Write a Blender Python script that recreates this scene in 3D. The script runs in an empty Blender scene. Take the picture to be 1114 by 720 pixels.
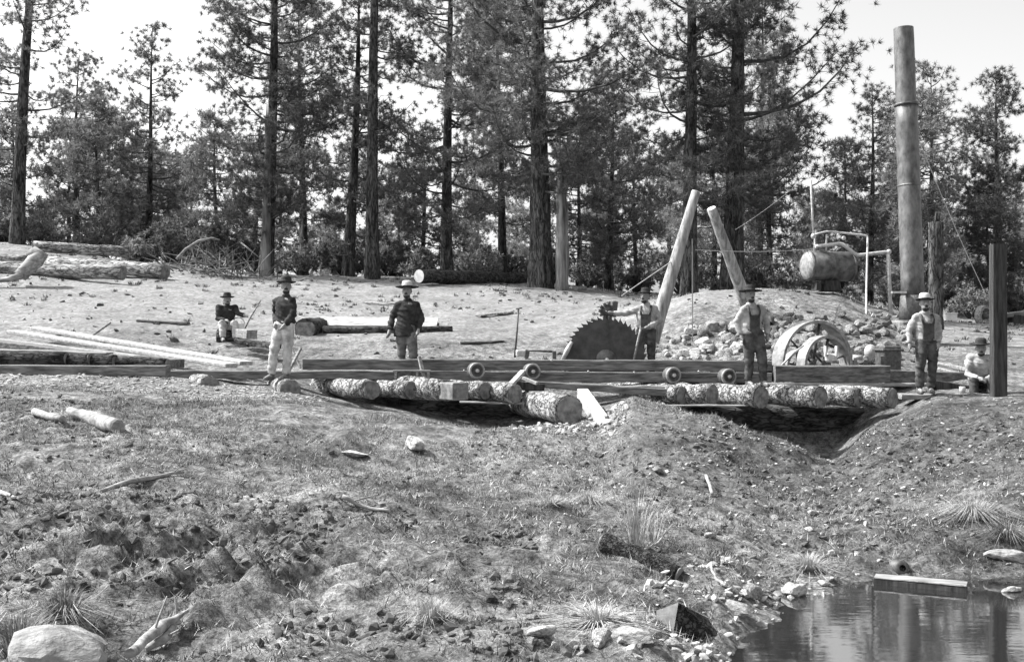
import bpy, bmesh, math, random
import numpy as np
from mathutils import Vector, Matrix, Euler
R = math.radians
rng = np.random.default_rng(11)
random.seed(11)
sc = bpy.context.scene
COL = sc.collection

# ------------------------------------------------------------------ camera, sky, sun, exposure
F = 1194.0            # focal length in pixels of the 1114 x 720 photograph
EYE = 0.95
cam = bpy.data.cameras.new('camera')
cam.sensor_width = 36.0
cam.lens = 36.0 * F / 1114.0
cam.clip_end = 2000
cam.clip_start = 0.1
camo = bpy.data.objects.new('camera', cam)
camo.location = (0, 0, EYE)
camo.rotation_euler = (R(90), 0, 0)
COL.objects.link(camo)
sc.camera = camo

SUN_DIR = Vector((-0.66, 0.16, 0.76)).normalized()     # towards the sun
elev = math.asin(SUN_DIR.z)
world = bpy.data.worlds.new('World')
sc.world = world
world.use_nodes = True
nt = world.node_tree
nt.nodes.clear()
sky = nt.nodes.new('ShaderNodeTexSky')
sky.sky_type = 'NISHITA'
sky.sun_disc = False
sky.sun_elevation = elev
sky.sun_rotation = math.atan2(SUN_DIR.x, SUN_DIR.y)
sky.air_density = 1.0
sky.dust_density = 3.5
bw = nt.nodes.new('ShaderNodeRGBToBW')                 # monochrome place: the sky's luminance only
bg = nt.nodes.new('ShaderNodeBackground')
bg.inputs['Strength'].default_value = 0.15
wo = nt.nodes.new('ShaderNodeOutputWorld')
nt.links.new(sky.outputs[0], bw.inputs[0])
nt.links.new(bw.outputs[0], bg.inputs['Color'])
nt.links.new(bg.outputs[0], wo.inputs['Surface'])

sl = bpy.data.lights.new('sun', 'SUN')
sl.energy = 3.6
sl.angle = R(0.5)
sl.color = (1.0, 0.995, 0.985)
slo = bpy.data.objects.new('sun', sl)
slo.rotation_euler = SUN_DIR.to_track_quat('Z', 'Y').to_euler()
slo.location = (-20, 5, 30)
COL.objects.link(slo)

sc.view_settings.view_transform = 'Standard'
sc.view_settings.look = 'None'
sc.view_settings.gamma = 1
sc.view_settings.exposure = 1.25
sc.view_settings.use_curve_mapping = False
sc.cycles.max_bounces = 6
sc.cycles.diffuse_bounces = 3


# ------------------------------------------------------------------ helpers
def P(u, v, Y):
    """World point at depth Y seen at photograph pixel (u, v)."""
    return Vector(((u - 557.0) / F * Y, Y, EYE + (360.0 - v) / F * Y))


def tag(o, label=None, cat=None, group=None, kind=None):
    if label: o['label'] = label
    if cat: o['category'] = cat
    if group: o['group'] = group
    if kind: o['kind'] = kind
    return o


def empty(name, loc, label=None, cat=None, group=None, rz=0.0):
    o = bpy.data.objects.new(name, None)
    o.empty_display_size = 0.2
    o.location = loc
    o.rotation_euler = (0, 0, rz)
    COL.objects.link(o)
    return tag(o, label, cat, group)


def copy_tree(o, parent=None):
    c = o.copy()
    COL.objects.link(c)
    c.parent = parent
    for ch in [k for k in o.children]:
        copy_tree(ch, c)
    return c


def link_mesh(name, me, parent=None, loc=(0, 0, 0)):
    o = bpy.data.objects.new(name, me)
    o.location = loc
    COL.objects.link(o)
    if parent is not None:
        o.parent = parent
    return o


def tri_mesh(name, V, Fc, mat, n=3, smooth=False):
    """Big mesh straight from numpy arrays; Fc is (m, n) indices."""
    me = bpy.data.meshes.new(name)
    V = np.asarray(V, dtype=np.float32)
    Fc = np.asarray(Fc, dtype=np.int32)
    m = len(Fc)
    me.vertices.add(len(V))
    me.vertices.foreach_set('co', V.ravel())
    me.loops.add(m * n)
    me.loops.foreach_set('vertex_index', Fc.ravel())
    me.polygons.add(m)
    me.polygons.foreach_set('loop_start', np.arange(0, m * n, n, dtype=np.int32))
    me.polygons.foreach_set('loop_total', np.full(m, n, dtype=np.int32))
    me.polygons.foreach_set('use_smooth', np.full(m, smooth, dtype=bool))
    me.update(calc_edges=True)
    me.validate()
    if mat: me.materials.append(mat)
    return me


class MB:
    """Collects shapes (world or local coordinates) and links them as ONE mesh object."""

    def __init__(self):
        self.v, self.f, self.s = [], [], []

    def add(self, verts, faces, smooth=False, M=None):
        b = len(self.v)
        for p in verts:
            p = Vector(p)
            self.v.append(M @ p if M is not None else p)
        for f in faces:
            self.f.append(tuple(b + i for i in f))
            self.s.append(smooth)
        return self

    def box(self, c, size, rot=(0, 0, 0), bev=0.0, taper=1.0):
        sx, sy, sz = size[0] / 2, size[1] / 2, size[2] / 2
        M = Matrix.Translation(Vector(c)) @ Euler(rot).to_matrix().to_4x4()
        bm = bmesh.new()
        bmesh.ops.create_cube(bm, size=1)
        for v in bm.verts:
            t = taper if v.co.z > 0 else 1.0
            v.co = Vector((v.co.x * 2 * sx * t, v.co.y * 2 * sy * t, v.co.z * 2 * sz))
        if bev > 0:
            bmesh.ops.bevel(bm, geom=bm.edges[:], offset=bev, segments=1, affect='EDGES')
        bm.verts.index_update()
        self.add([v.co for v in bm.verts], [[v.index for v in f.verts] for f in bm.faces], False, M)
        bm.free()
        return self

    def beam(self, a, b, w, h, bev=0.006, wob=0.0, n=1, roll=0.0, seed=0):
        """Squared timber from a to b, w wide across, h high, n stations with hewn wobble."""
        a, b = Vector(a), Vector(b)
        d = (b - a).normalized()
        side = d.cross(Vector((0, 0, 1))).normalized()
        up = side.cross(d).normalized()
        if roll:
            q = Matrix.Rotation(roll, 3, d)
            side, up = q @ side, q @ up
        rr = random.Random(seed)
        n = max(n, 1)
        vs = []
        for i in range(n + 1):
            c = a.lerp(b, i / n)
            k = 8
            c = c + side * rr.uniform(-wob, wob) * .5 + up * rr.uniform(-wob, wob) * .5
            ww, hh = w / 2 + rr.uniform(-wob, wob) * .5, h / 2 + rr.uniform(-wob, wob) * .5
            e = bev
            for (sx, sy) in ((-ww, -hh + e), (-ww + e, -hh), (ww - e, -hh), (ww, -hh + e), (ww, hh - e), (ww - e, hh), (-ww + e, hh), (-ww, hh - e)):
                vs.append(c + side * sx + up * sy)
        fs = []
        for i in range(n):
            for j in range(8):
                fs.append((i * 8 + j, i * 8 + (j + 1) % 8, (i + 1) * 8 + (j + 1) % 8, (i + 1) * 8 + j))
        fs.append(tuple(range(7, -1, -1)))
        fs.append(tuple(n * 8 + j for j in range(8)))
        return self.add(vs, fs)

    def tube(self, pts, rad, seg=10, caps=True, wob=0.0, seed=0, smooth=True, flat=None):
        pts = [Vector(p) for p in pts]
        if not hasattr(rad, '__len__'):
            rad = [rad] * len(pts)
        rr = random.Random(seed)
        rings = []
        nrm = None
        n = len(pts)
        for i, p in enumerate(pts):
            d = (pts[min(i + 1, n - 1)] - pts[max(i - 1, 0)])
            if d.length < 1e-9: d = Vector((0, 0, 1))
            d.normalize()
            if nrm is None:
                nrm = d.orthogonal().normalized()
                if abs(d.z) < 0.9:
                    nrm = d.cross(Vector((0, 0, 1))).normalized()
                else:
                    nrm = (Vector((1, 0, 0)) - d * d.x).normalized()
            else:
                nrm = (nrm - d * nrm.dot(d))
                nrm = nrm.normalized() if nrm.length > 1e-6 else d.orthogonal().normalized()
            bi = d.cross(nrm)
            ring = []
            for j in range(seg):
                a = 2 * math.pi * j / seg
                r = rad[i] * (1 + rr.uniform(-wob, wob))
                fx, fy = (1, 1) if flat is None else flat
                ring.append(p + nrm * math.cos(a) * r * fx + bi * math.sin(a) * r * fy)
            rings.append(ring)
        vs = [q for ring in rings for q in ring]
        fs = []
        for i in range(n - 1):
            for j in range(seg):
                fs.append((i * seg + j, i * seg + (j + 1) % seg, (i + 1) * seg + (j + 1) % seg, (i + 1) * seg + j))
        self.add(vs, fs, smooth)
        if caps:
            b = len(self.v) - len(vs)
            self.f.append(tuple(b + j for j in range(seg - 1, -1, -1))); self.s.append(False)
            self.f.append(tuple(b + (n - 1) * seg + j for j in range(seg))); self.s.append(False)
        return self

    def lathe(self, prof, seg=24, M=None, smooth=True):
        """prof: list of (r, z); closed around z."""
        vs, fs = [], []
        for (r, z) in prof:
            for j in range(seg):
                a = 2 * math.pi * j / seg
                vs.append((r * math.cos(a), r * math.sin(a), z))
        for i in range(len(prof) - 1):
            for j in range(seg):
                fs.append((i * seg + j, i * seg + (j + 1) % seg, (i + 1) * seg + (j + 1) % seg, (i + 1) * seg + j))
        return self.add(vs, fs, smooth, M)

    def ball(self, c, r, seg=12, rings=8, M=None):
        r = r if hasattr(r, '__len__') else (r, r, r)
        vs, fs = [], []
        for i in range(rings + 1):
            t = math.pi * i / rings
            for j in range(seg):
                a = 2 * math.pi * j / seg
                vs.append(Vector(c) + Vector((r[0] * math.sin(t) * math.cos(a), r[1] * math.sin(t) * math.sin(a), r[2] * math.cos(t))))
        for i in range(rings):
            for j in range(seg):
                fs.append((i * seg + j, (i + 1) * seg + j, (i + 1) * seg + (j + 1) % seg, i * seg + (j + 1) % seg))
        return self.add(vs, fs, True, M)

    def build(self, name, mat, parent=None, world_coords=True):
        """Top-level: the origin is put at the base of the shape. Child: world coordinates are made local to the parent."""
        me = bpy.data.meshes.new(name)
        vs = self.v
        loc = Vector((0, 0, 0))
        if parent is None:
            if world_coords:
                xs = [p.x for p in vs]; ys = [p.y for p in vs]; zs = [p.z for p in vs]
                loc = Vector(((min(xs) + max(xs)) / 2, (min(ys) + max(ys)) / 2, min(zs)))
            off = loc
        else:
            off = Vector((0, 0, 0))
            if world_coords:
                p = parent
                while p is not None:
                    off = off + Vector(p.location); p = p.parent
        me.from_pydata([tuple(p - off) for p in vs], [], self.f)
        me.polygons.foreach_set('use_smooth', self.s)
        me.update()
        bm = bmesh.new(); bm.from_mesh(me)
        bmesh.ops.recalc_face_normals(bm, faces=bm.faces[:])
        bm.to_mesh(me); bm.free()
        me.materials.append(mat)
        return link_mesh(name, me, parent, loc)


# ---- noise in numpy
_lat = np.random.default_rng(5).random((256, 256))


def vnoise(x, y):
    xi, yi = np.floor(x).astype(int), np.floor(y).astype(int)
    fx, fy = x - xi, y - yi
    fx, fy = fx * fx * (3 - 2 * fx), fy * fy * (3 - 2 * fy)
    a = _lat[xi % 256, yi % 256]; b = _lat[(xi + 1) % 256, yi % 256]
    c = _lat[xi % 256, (yi + 1) % 256]; d = _lat[(xi + 1) % 256, (yi + 1) % 256]
    return (a * (1 - fx) + b * fx) * (1 - fy) + (c * (1 - fx) + d * fx) * fy - 0.5


def fbm(x, y, oct=4, gain=0.5):
    s, a, k = 0, 1, 1
    for i in range(oct):
        s = s + a * vnoise(x * k + 17.3 * i, y * k + 9.1 * i)
        a *= gain; k *= 2.03
    return s


# ------------------------------------------------------------------ materials (all neutral greys: the photograph is monochrome)
def g(x): return (x, x, x, 1)


def mat(name, lo, hi, scale=6.0, rough=0.85, bump=0.3, bscale=None, stretch=(1, 1, 1), detail=6, metal=0.0, voro=0.0, dist=0.02, ramp=(0.35, 0.65), rand=0.0, spec=0.3, wave=0.0, coord='Object'):
    m = bpy.data.materials.new(name)
    m.use_nodes = True
    t = m.node_tree; N = t.nodes; L = t.links
    N.clear()
    out = N.new('ShaderNodeOutputMaterial'); b = N.new('ShaderNodeBsdfPrincipled')
    L.new(b.outputs[0], out.inputs[0])
    b.inputs['Roughness'].default_value = rough
    b.inputs['Metallic'].default_value = metal
    b.inputs['Specular IOR Level'].default_value = spec
    tc = N.new('ShaderNodeTexCoord'); mp = N.new('ShaderNodeMapping')
    mp.inputs['Scale'].default_value = stretch
    L.new(tc.outputs[coord], mp.inputs[0])
    nz = N.new('ShaderNodeTexNoise'); nz.inputs['Scale'].default_value = scale; nz.inputs['Detail'].default_value = detail
    nz.inputs['Roughness'].default_value = 0.62
    L.new(mp.outputs[0], nz.inputs['Vector'])
    cr = N.new('ShaderNodeValToRGB')
    cr.color_ramp.elements[0].position = ramp[0]; cr.color_ramp.elements[1].position = ramp[1]
    cr.color_ramp.elements[0].color = g(lo); cr.color_ramp.elements[1].color = g(hi)
    L.new(nz.outputs[0], cr.inputs[0])
    col = cr.outputs[0]
    h = nz.outputs[0]
    if voro > 0:
        vo = N.new('ShaderNodeTexVoronoi'); vo.feature = 'DISTANCE_TO_EDGE'; vo.inputs['Scale'].default_value = (bscale or scale)
        L.new(mp.outputs[0], vo.inputs['Vector'])
        r2 = N.new('ShaderNodeValToRGB'); r2.color_ramp.elements[0].position = 0.0; r2.color_ramp.elements[1].position = 0.16
        r2.color_ramp.elements[0].color = g(1 - voro); r2.color_ramp.elements[1].color = g(1)
        L.new(vo.outputs[0], r2.inputs[0])
        mx = N.new('ShaderNodeMix'); mx.data_type = 'RGBA'; mx.blend_type = 'MULTIPLY'; mx.inputs['Factor'].default_value = 1
        L.new(col, mx.inputs[6]); L.new(r2.outputs[0], mx.inputs[7])
        col = mx.outputs[2]
        ad = N.new('ShaderNodeMath'); ad.operation = 'ADD'
        L.new(h, ad.inputs[0]); L.new(r2.outputs[0], ad.inputs[1]); h = ad.outputs[0]
    if wave > 0:
        wv = N.new('ShaderNodeTexNoise'); wv.inputs['Scale'].default_value = scale * 3
        ms = N.new('ShaderNodeMapping'); ms.inputs['Scale'].default_value = (0.12, 6, 6)
        L.new(tc.outputs[coord], ms.inputs[0]); L.new(ms.outputs[0], wv.inputs['Vector'])
        mx = N.new('ShaderNodeMix'); mx.data_type = 'RGBA'; mx.blend_type = 'OVERLAY'; mx.inputs['Factor'].default_value = wave
        L.new(col, mx.inputs[6]); L.new(wv.outputs[0], mx.inputs[7]); col = mx.outputs[2]
        bwn = N.new('ShaderNodeRGBToBW'); L.new(col, bwn.inputs[0]); col = bwn.outputs[0]
    if rand > 0:
        oi = N.new('ShaderNodeObjectInfo')
        mr = N.new('ShaderNodeMapRange'); mr.inputs[3].default_value = 1 - rand; mr.inputs[4].default_value = 1 + rand
        L.new(oi.outputs['Random'], mr.inputs[0])
        mx = N.new('ShaderNodeMix'); mx.data_type = 'RGBA'; mx.blend_type = 'MULTIPLY'; mx.inputs['Factor'].default_value = 1
        L.new(col, mx.inputs[6]); L.new(mr.outputs[0], mx.inputs[7]); col = mx.outputs[2]
    L.new(col, b.inputs['Base Color'])
    if bump > 0:
        bp = N.new('ShaderNodeBump'); bp.inputs['Strength'].default_value = bump; bp.inputs['Distance'].default_value = dist
        L.new(h, bp.inputs['Height']); L.new(bp.outputs[0], b.inputs['Normal'])
    return m


def bark(name, lo, hi, scale, stretch):
    """Plated bark: ridges and irregular dark fissures from two noises, no regular cells."""
    m = bpy.data.materials.new(name); m.use_nodes = True
    t = m.node_tree; N = t.nodes; L = t.links; N.clear()
    out = N.new('ShaderNodeOutputMaterial'); b = N.new('ShaderNodeBsdfPrincipled')
    b.inputs['Roughness'].default_value = .95; b.inputs['Specular IOR Level'].default_value = .1
    L.new(b.outputs[0], out.inputs[0])
    tc = N.new('ShaderNodeTexCoord'); mp = N.new('ShaderNodeMapping'); mp.inputs['Scale'].default_value = stretch
    L.new(tc.outputs['Object'], mp.inputs[0])
    a = N.new('ShaderNodeTexNoise'); a.inputs['Scale'].default_value = scale; a.inputs['Detail'].default_value = 7; a.inputs['Roughness'].default_value = .65; a.inputs['Distortion'].default_value = .15
    c = N.new('ShaderNodeTexNoise'); c.inputs['Scale'].default_value = scale * 1.7; c.inputs['Detail'].default_value = 3; c.inputs['Distortion'].default_value = .35
    L.new(mp.outputs[0], a.inputs['Vector']); L.new(mp.outputs[0], c.inputs['Vector'])
    sb = N.new('ShaderNodeMath'); sb.operation = 'SUBTRACT'; sb.inputs[1].default_value = .5; L.new(c.outputs[0], sb.inputs[0])
    ab = N.new('ShaderNodeMath'); ab.operation = 'ABSOLUTE'; L.new(sb.outputs[0], ab.inputs[0])
    fr = N.new('ShaderNodeMapRange'); fr.inputs[1].default_value = .0; fr.inputs[2].default_value = .07; fr.inputs[3].default_value = .3; fr.inputs[4].default_value = 1.0; L.new(ab.outputs[0], fr.inputs[0])
    cr = N.new('ShaderNodeMapRange'); cr.inputs[1].default_value = .36; cr.inputs[2].default_value = .62; cr.inputs[3].default_value = lo; cr.inputs[4].default_value = hi; L.new(a.outputs[0], cr.inputs[0])
    mu = N.new('ShaderNodeMath'); mu.operation = 'MULTIPLY'; L.new(cr.outputs[0], mu.inputs[0]); L.new(fr.outputs[0], mu.inputs[1])
    L.new(mu.outputs[0], b.inputs['Base Color'])
    ad = N.new('ShaderNodeMath'); ad.operation = 'ADD'; L.new(a.outputs[0], ad.inputs[0]); L.new(fr.outputs[0], ad.inputs[1])
    bp = N.new('ShaderNodeBump'); bp.inputs['Strength'].default_value = .9; bp.inputs['Distance'].default_value = .05
    L.new(ad.outputs[0], bp.inputs['Height']); L.new(bp.outputs[0], b.inputs['Normal'])
    return m


M = {}
def grass_mat():
    """Dry blades: each its own grey, with drifts of paler and darker turf."""
    m = bpy.data.materials.new('dry grass'); m.use_nodes = True
    t = m.node_tree; N = t.nodes; L = t.links; N.clear()
    out = N.new('ShaderNodeOutputMaterial'); b = N.new('ShaderNodeBsdfPrincipled'); b.inputs['Roughness'].default_value = .9; b.inputs['Specular IOR Level'].default_value = .1
    L.new(b.outputs[0], out.inputs[0])
    ge = N.new('ShaderNodeNewGeometry'); tc = N.new('ShaderNodeTexCoord')
    nz = N.new('ShaderNodeTexNoise'); nz.inputs['Scale'].default_value = 1.5; nz.inputs['Detail'].default_value = 7; L.new(tc.outputs['Object'], nz.inputs['Vector'])
    pw = N.new('ShaderNodeMath'); pw.operation = 'POWER'; pw.inputs[1].default_value = 2.0; L.new(ge.outputs['Random Per Island'], pw.inputs[0])
    r1 = N.new('ShaderNodeMapRange'); r1.inputs[3].default_value = .06; r1.inputs[4].default_value = .52; L.new(pw.outputs[0], r1.inputs[0])
    r2 = N.new('ShaderNodeMapRange'); r2.inputs[1].default_value = .34; r2.inputs[2].default_value = .64; r2.inputs[3].default_value = .45; r2.inputs[4].default_value = 1.4; L.new(nz.outputs[0], r2.inputs[0])
    mu = N.new('ShaderNodeMath'); mu.operation = 'MULTIPLY'; L.new(r1.outputs[0], mu.inputs[0]); L.new(r2.outputs[0], mu.inputs[1])
    L.new(mu.outputs[0], b.inputs['Base Color'])
    return m


M['bark'] = bark('pine bark', .03, .15, 7, (1, 1, .22))
M['bark_pale'] = mat('weathered snag wood', .06, .34, 3, .9, .7, 6, (2, 2, .25), dist=.03, spec=.1)
M['limb'] = mat('pine limb', .05, .13, 8, .95, .5, spec=.1)
M['logbark'] = bark('log bark', .07, .5, 7, (1, 1, 1))
M['logbark_pale'] = bark('weathered log', .12, .55, 5, (.4, 1.4, 1.4))
M['logbark_dark'] = bark('dark log bark', .03, .13, 6, (.4, 1.3, 1.3))
M['bark_wet_shaded'] = bark('wet and shaded rough bark', .02, .1, 16, (1, 1, 1))  # also the stump's shaded side, its shade put into the dark tone
M['pole'] = mat('peeled pole', .14, .42, 6, .85, .4, stretch=(2, 2, .35), dist=.012, spec=.15)
M['cut'] = mat('sawn log end', .1, .26, 9, .9, .5, dist=.01, spec=.15)
M['cut_pale'] = mat('pale and sunlit log end', .6, .8, 9, .9, .3, dist=.01, spec=.15)  # sunlight on the long log's end is put into this tone
M['timber'] = mat('hewn timber', .06, .22, 5, .85, .5, stretch=(.5, 4, 4), dist=.015, wave=.6, spec=.15)
M['timber_dark'] = mat('dark and shaded timber', .02, .07, 6, .85, .6, stretch=(3, 3, .3), dist=.02, spec=.15)  # also colours the shaded end of the sloping beam
M['timber_pale'] = mat('fresh sawn board', .12, .36, 5, .85, .3, stretch=(.6, 4, 4), dist=.01, wave=.4, spec=.15)
M['board'] = mat('pale sawn board', .24, .52, 5, .85, .3, stretch=(.6, 4, 4), dist=.01, wave=.3, spec=.15)
M['iron'] = mat('rusty iron', .05, .13, 14, .6, .3, metal=.3, dist=.005, spec=.4)
M['iron_lt'] = mat('worn bright iron', .35, .6, 14, .45, .2, metal=.35, dist=.004, spec=.5)
M['rim'] = mat('worn pulley rim', .14, .34, 9, .5, .2, metal=.1, dist=.004, spec=.4)
M['steel'] = mat('saw steel', .04, .09, 5, .6, .15, stretch=(1, 1, 1), metal=.3, dist=.003, spec=.5)
M['stack'] = mat('smoke stack sheet iron', .05, .2, 7, .55, .25, stretch=(1, 1, .5), metal=.2, dist=.01, spec=.4, ramp=(.3, .7))
M['tank'] = mat('boiler plate', .05, .18, 5, .55, .3, metal=.2, dist=.01, spec=.4)
M['pipe'] = mat('pale steam pipe', .3, .55, 12, .5, .15, dist=.004, spec=.4)
M['wire'] = mat('wire rope', .3, .45, 12, .6, 0)
M['rock'] = mat('pale stone', .12, .42, 4, .92, .7, 9, dist=.04, rand=.4, spec=.15, ramp=(.32, .62))
M['rubble'] = mat('dark rubble stone', .05, .26, 5, .92, .7, 9, dist=.04, rand=.5, spec=.15, ramp=(.34, .62))  # darker than the other stones
M['rock_big'] = mat('weathered boulder', .12, .36, 2.3, .92, .8, 9, dist=.06, spec=.15, ramp=(.34, .66))
M['drift'] = mat('bleached driftwood', .14, .4, 6, .9, .8, stretch=(.5, 2, 2), dist=.02, spec=.1)
M['grass'] = grass_mat()
M['reed'] = mat('pale reeds', .22, .46, 12, .9, 0, spec=.1)
M['chips'] = mat('wood chips', .16, .48, 11, .9, 0, spec=.1, ramp=(.4, .6))
M['clod'] = mat('earth clods', .035, .15, 3, .95, .6, dist=.03, spec=.1)
M['brush'] = mat('dry brush', .06, .26, 3, .95, 0, spec=.1)
M['skin'] = mat('hat-shaded skin', .17, .26, 9, .6, .1, dist=.003)  # darkened for the shade of hat brims on the faces
M['hair'] = mat('dark hair', .02, .05, 30, .8, .4, dist=.004)
M['felt'] = mat('dark felt', .025, .055, 15, .95, .2, dist=.004, spec=.1)
M['felt_band'] = mat('light felt', .4, .6, 15, .95, .2, dist=.004, spec=.1)
M['cloth_dark'] = mat('dark wool', .02, .06, 9, .95, .5, dist=.012, spec=.1)
M['cloth_mid'] = mat('grey work cloth', .07, .2, 7, .95, .6, dist=.015, spec=.1)
M['cloth_light'] = mat('pale shirt cloth', .22, .44, 7, .95, .6, dist=.015, spec=.1)
M['cloth_canvas'] = mat('pale canvas trousers', .25, .6, 6, .95, .6, dist=.015, spec=.1)
M['denim'] = mat('dark overalls', .03, .11, 7, .95, .6, dist=.015, spec=.1)
M['boot'] = mat('worn leather', .05, .16, 12, .7, .3, dist=.005)
M['white'] = mat('whitewashed board', .6, .8, 5, .9, .2, spec=.1)


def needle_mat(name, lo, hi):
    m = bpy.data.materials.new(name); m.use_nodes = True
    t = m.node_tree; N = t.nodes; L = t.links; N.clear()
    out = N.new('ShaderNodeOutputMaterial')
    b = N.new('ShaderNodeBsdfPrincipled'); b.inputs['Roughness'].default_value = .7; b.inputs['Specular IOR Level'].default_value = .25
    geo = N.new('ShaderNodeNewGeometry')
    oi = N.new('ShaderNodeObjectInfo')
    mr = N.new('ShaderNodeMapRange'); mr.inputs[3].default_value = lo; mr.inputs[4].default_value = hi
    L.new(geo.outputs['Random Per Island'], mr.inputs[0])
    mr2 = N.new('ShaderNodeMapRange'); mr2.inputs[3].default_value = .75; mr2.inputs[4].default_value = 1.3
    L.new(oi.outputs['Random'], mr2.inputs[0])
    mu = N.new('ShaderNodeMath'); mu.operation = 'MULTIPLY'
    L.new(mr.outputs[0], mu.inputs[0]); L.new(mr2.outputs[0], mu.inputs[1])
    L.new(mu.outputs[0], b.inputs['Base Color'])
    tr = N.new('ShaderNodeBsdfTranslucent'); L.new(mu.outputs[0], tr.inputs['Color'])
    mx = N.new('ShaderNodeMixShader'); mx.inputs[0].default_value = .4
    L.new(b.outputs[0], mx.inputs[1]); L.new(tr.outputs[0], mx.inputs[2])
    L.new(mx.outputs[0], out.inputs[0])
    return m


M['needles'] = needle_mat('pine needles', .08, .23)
M['needles_far'] = needle_mat('lightened young pine needles', .12, .3)  # paler than near needles: haze and lifted shade put into the colour
M['shrub'] = needle_mat('shrub leaves', .1, .28)

# ------------------------------------------------------------------ ground
# terrain profile: for each direction (photograph column u) heights z at distances Y
COLS = {
    -400: [(2, -.8), (6, -.8), (10, -.5), (14, -.15), (18, .15), (21, .3), (24, .7), (27, 1.2), (30, 1.9), (34, 3.0), (38, 3.8), (42, 4.8)],
    0: [(2, -.85), (6, -.86), (8, -.78), (10, -.62), (12, -.45), (14, -.28), (16, -.08), (18, .06), (19, .13), (20, .16), (21, .2), (24, .5), (27, 1.0), (30, 1.7), (34, 2.7), (38, 3.5), (42, 4.3)],
    150: [(2, -.85), (6, -.88), (8, -.8), (10, -.65), (12, -.5), (14, -.34), (16, -.15), (18, .02), (19, .1), (20, .12), (21, .15), (24, .45), (27, 1.0), (30, 1.6), (34, 2.45), (38, 3.1), (42, 3.6)],
    300: [(2, -.85), (6, -.9), (8, -.82), (10, -.7), (12, -.56), (14, -.42), (16, -.27), (18, -.12), (19, -.08), (20, -.05), (21, .0), (24, .4), (27, .95), (30, 1.45), (34, 2.1), (38, 2.7), (42, 3.1)],
    420: [(2, -.85), (6, -.93), (8, -.86), (10, -.77), (12, -.66), (14, -.55), (16, -.46), (18, -.4), (19, -.42), (20, -.4), (21, .0), (24, .36), (27, .95), (30, 1.4), (34, 2.0), (38, 2.6), (42, 3.0)],
    540: [(2, -.85), (6, -.97), (8, -.9), (10, -.82), (12, -.74), (14, -.65), (16, -.6), (18, -.7), (19, -.8), (20, -.75), (20.7, -.3), (21.3, .0), (24, .33), (27, .92), (30, 1.38), (34, 1.95), (38, 2.55), (42, 2.85)],
    600: [(2, -.9), (6, -1.0), (8, -.93), (10, -.85), (12, -.78), (14, -.7), (16, -.64), (17, -.62), (18, -.65), (19, -.65), (20, -.5), (20.7, -.2), (21.3, .0), (24, .32), (27, .9), (30, 1.35), (34, 1.9), (38, 2.45), (42, 2.75)],
    652: [(2, -.93), (6, -1.03), (8, -.97), (10, -.9), (12, -.82), (14, -.74), (16, -.66), (17, -.62), (18, -.52), (19, -.42), (20, -.3), (20.7, -.15), (21.3, .0), (24, .33), (27, .92), (30, 1.45), (34, 1.9), (38, 2.3), (42, 2.55)],
    690: [(2, -.95), (6, -1.06), (8, -1.0), (10, -.92), (12, -.82), (14, -.66), (15.5, -.42), (17, -.17), (18, -.14), (19, -.2), (20, -.25), (20.7, -.1), (21.3, .0), (24, .35), (27, .95), (30, 1.6), (34, 1.9), (38, 2.15), (42, 2.35)],
    770: [(2, -1.2), (6, -1.22), (8, -1.13), (10, -1.02), (12, -.93), (14, -.75), (15.5, -.48), (16.5, -.34), (17.2, -.36), (18, -.65), (19, -.9), (20, -.8), (20.7, -.3), (21.3, .0), (24, .45), (26, 1.1), (28, 1.8), (30, 2.05), (34, 2.1), (38, 2.2), (42, 2.3)],
    850: [(2, -1.7), (6, -1.7), (8, -1.4), (9, -1.2), (10, -1.12), (12, -1.06), (14, -.95), (15, -.77), (16, -.66), (16.6, -.66), (17.5, -1.1), (19, -1.35), (20, -1.2), (20.7, -.5), (21.3, .0), (24, .45), (26, 1.1), (28, 1.85), (30, 2.1), (34, 2.15), (38, 2.0), (42, 2.0)],
    905: [(2, -1.8), (6, -1.8), (8, -1.55), (9.3, -1.22), (10, -1.14), (12, -1.1), (14, -1.06), (15.5, -.97), (16.5, -.98), (17.5, -1.2), (19, -1.35), (20, -1.15), (20.7, -.5), (21.3, .0), (24, .45), (26, 1.05), (28, 1.75), (30, 2.0), (34, 2.05), (38, 1.9), (42, 1.8)],
    960: [(2, -1.8), (6, -1.8), (8, -1.6), (9.5, -1.27), (10, -1.15), (12, -1.02), (14, -.83), (16, -.58), (17, -.5), (18, -.52), (19, -.65), (20, -.55), (20.7, -.2), (21.3, 0), (24, .4), (26, .9), (28, 1.4), (30, 1.6), (34, 1.65), (38, 1.6), (42, 1.6)],
    1020: [(2, -1.8), (6, -1.8), (8, -1.6), (9.3, -1.3), (10, -1.12), (11, -1.0), (12, -.92), (14, -.68), (16, -.4), (17, -.28), (18, -.22), (19, -.25), (20, -.2), (21, 0), (24, .3), (27, .65), (30, .95), (34, 1.15), (38, 1.3), (42, 1.4)],
    1114: [(2, -1.8), (6, -1.8), (8, -1.65), (9.5, -1.34), (9.9, -1.15), (10.5, -.93), (11.5, -.72), (13, -.5), (14, -.42), (16, -.22), (17, -.18), (18, -.17), (19, -.16), (20, -.1), (21, .05), (24, .32), (27, .62), (30, .85), (34, 1.05), (38, 1.15), (42, 1.25)],
    1500: [(2, -1.8), (6, -1.8), (8, -1.6), (9.5, -1.25), (10.5, -.9), (12, -.6), (14, -.4), (18, -.15), (21, .1), (24, .35), (30, .9), (42, 1.3)],
}
WATER_Z = -1.25
_us = np.array(sorted(COLS), dtype=float)
_Yf = np.concatenate([np.arange(2, 44, .1), [50, 60, 80, 120, 200, 400, 900]])
_tab = []
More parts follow.
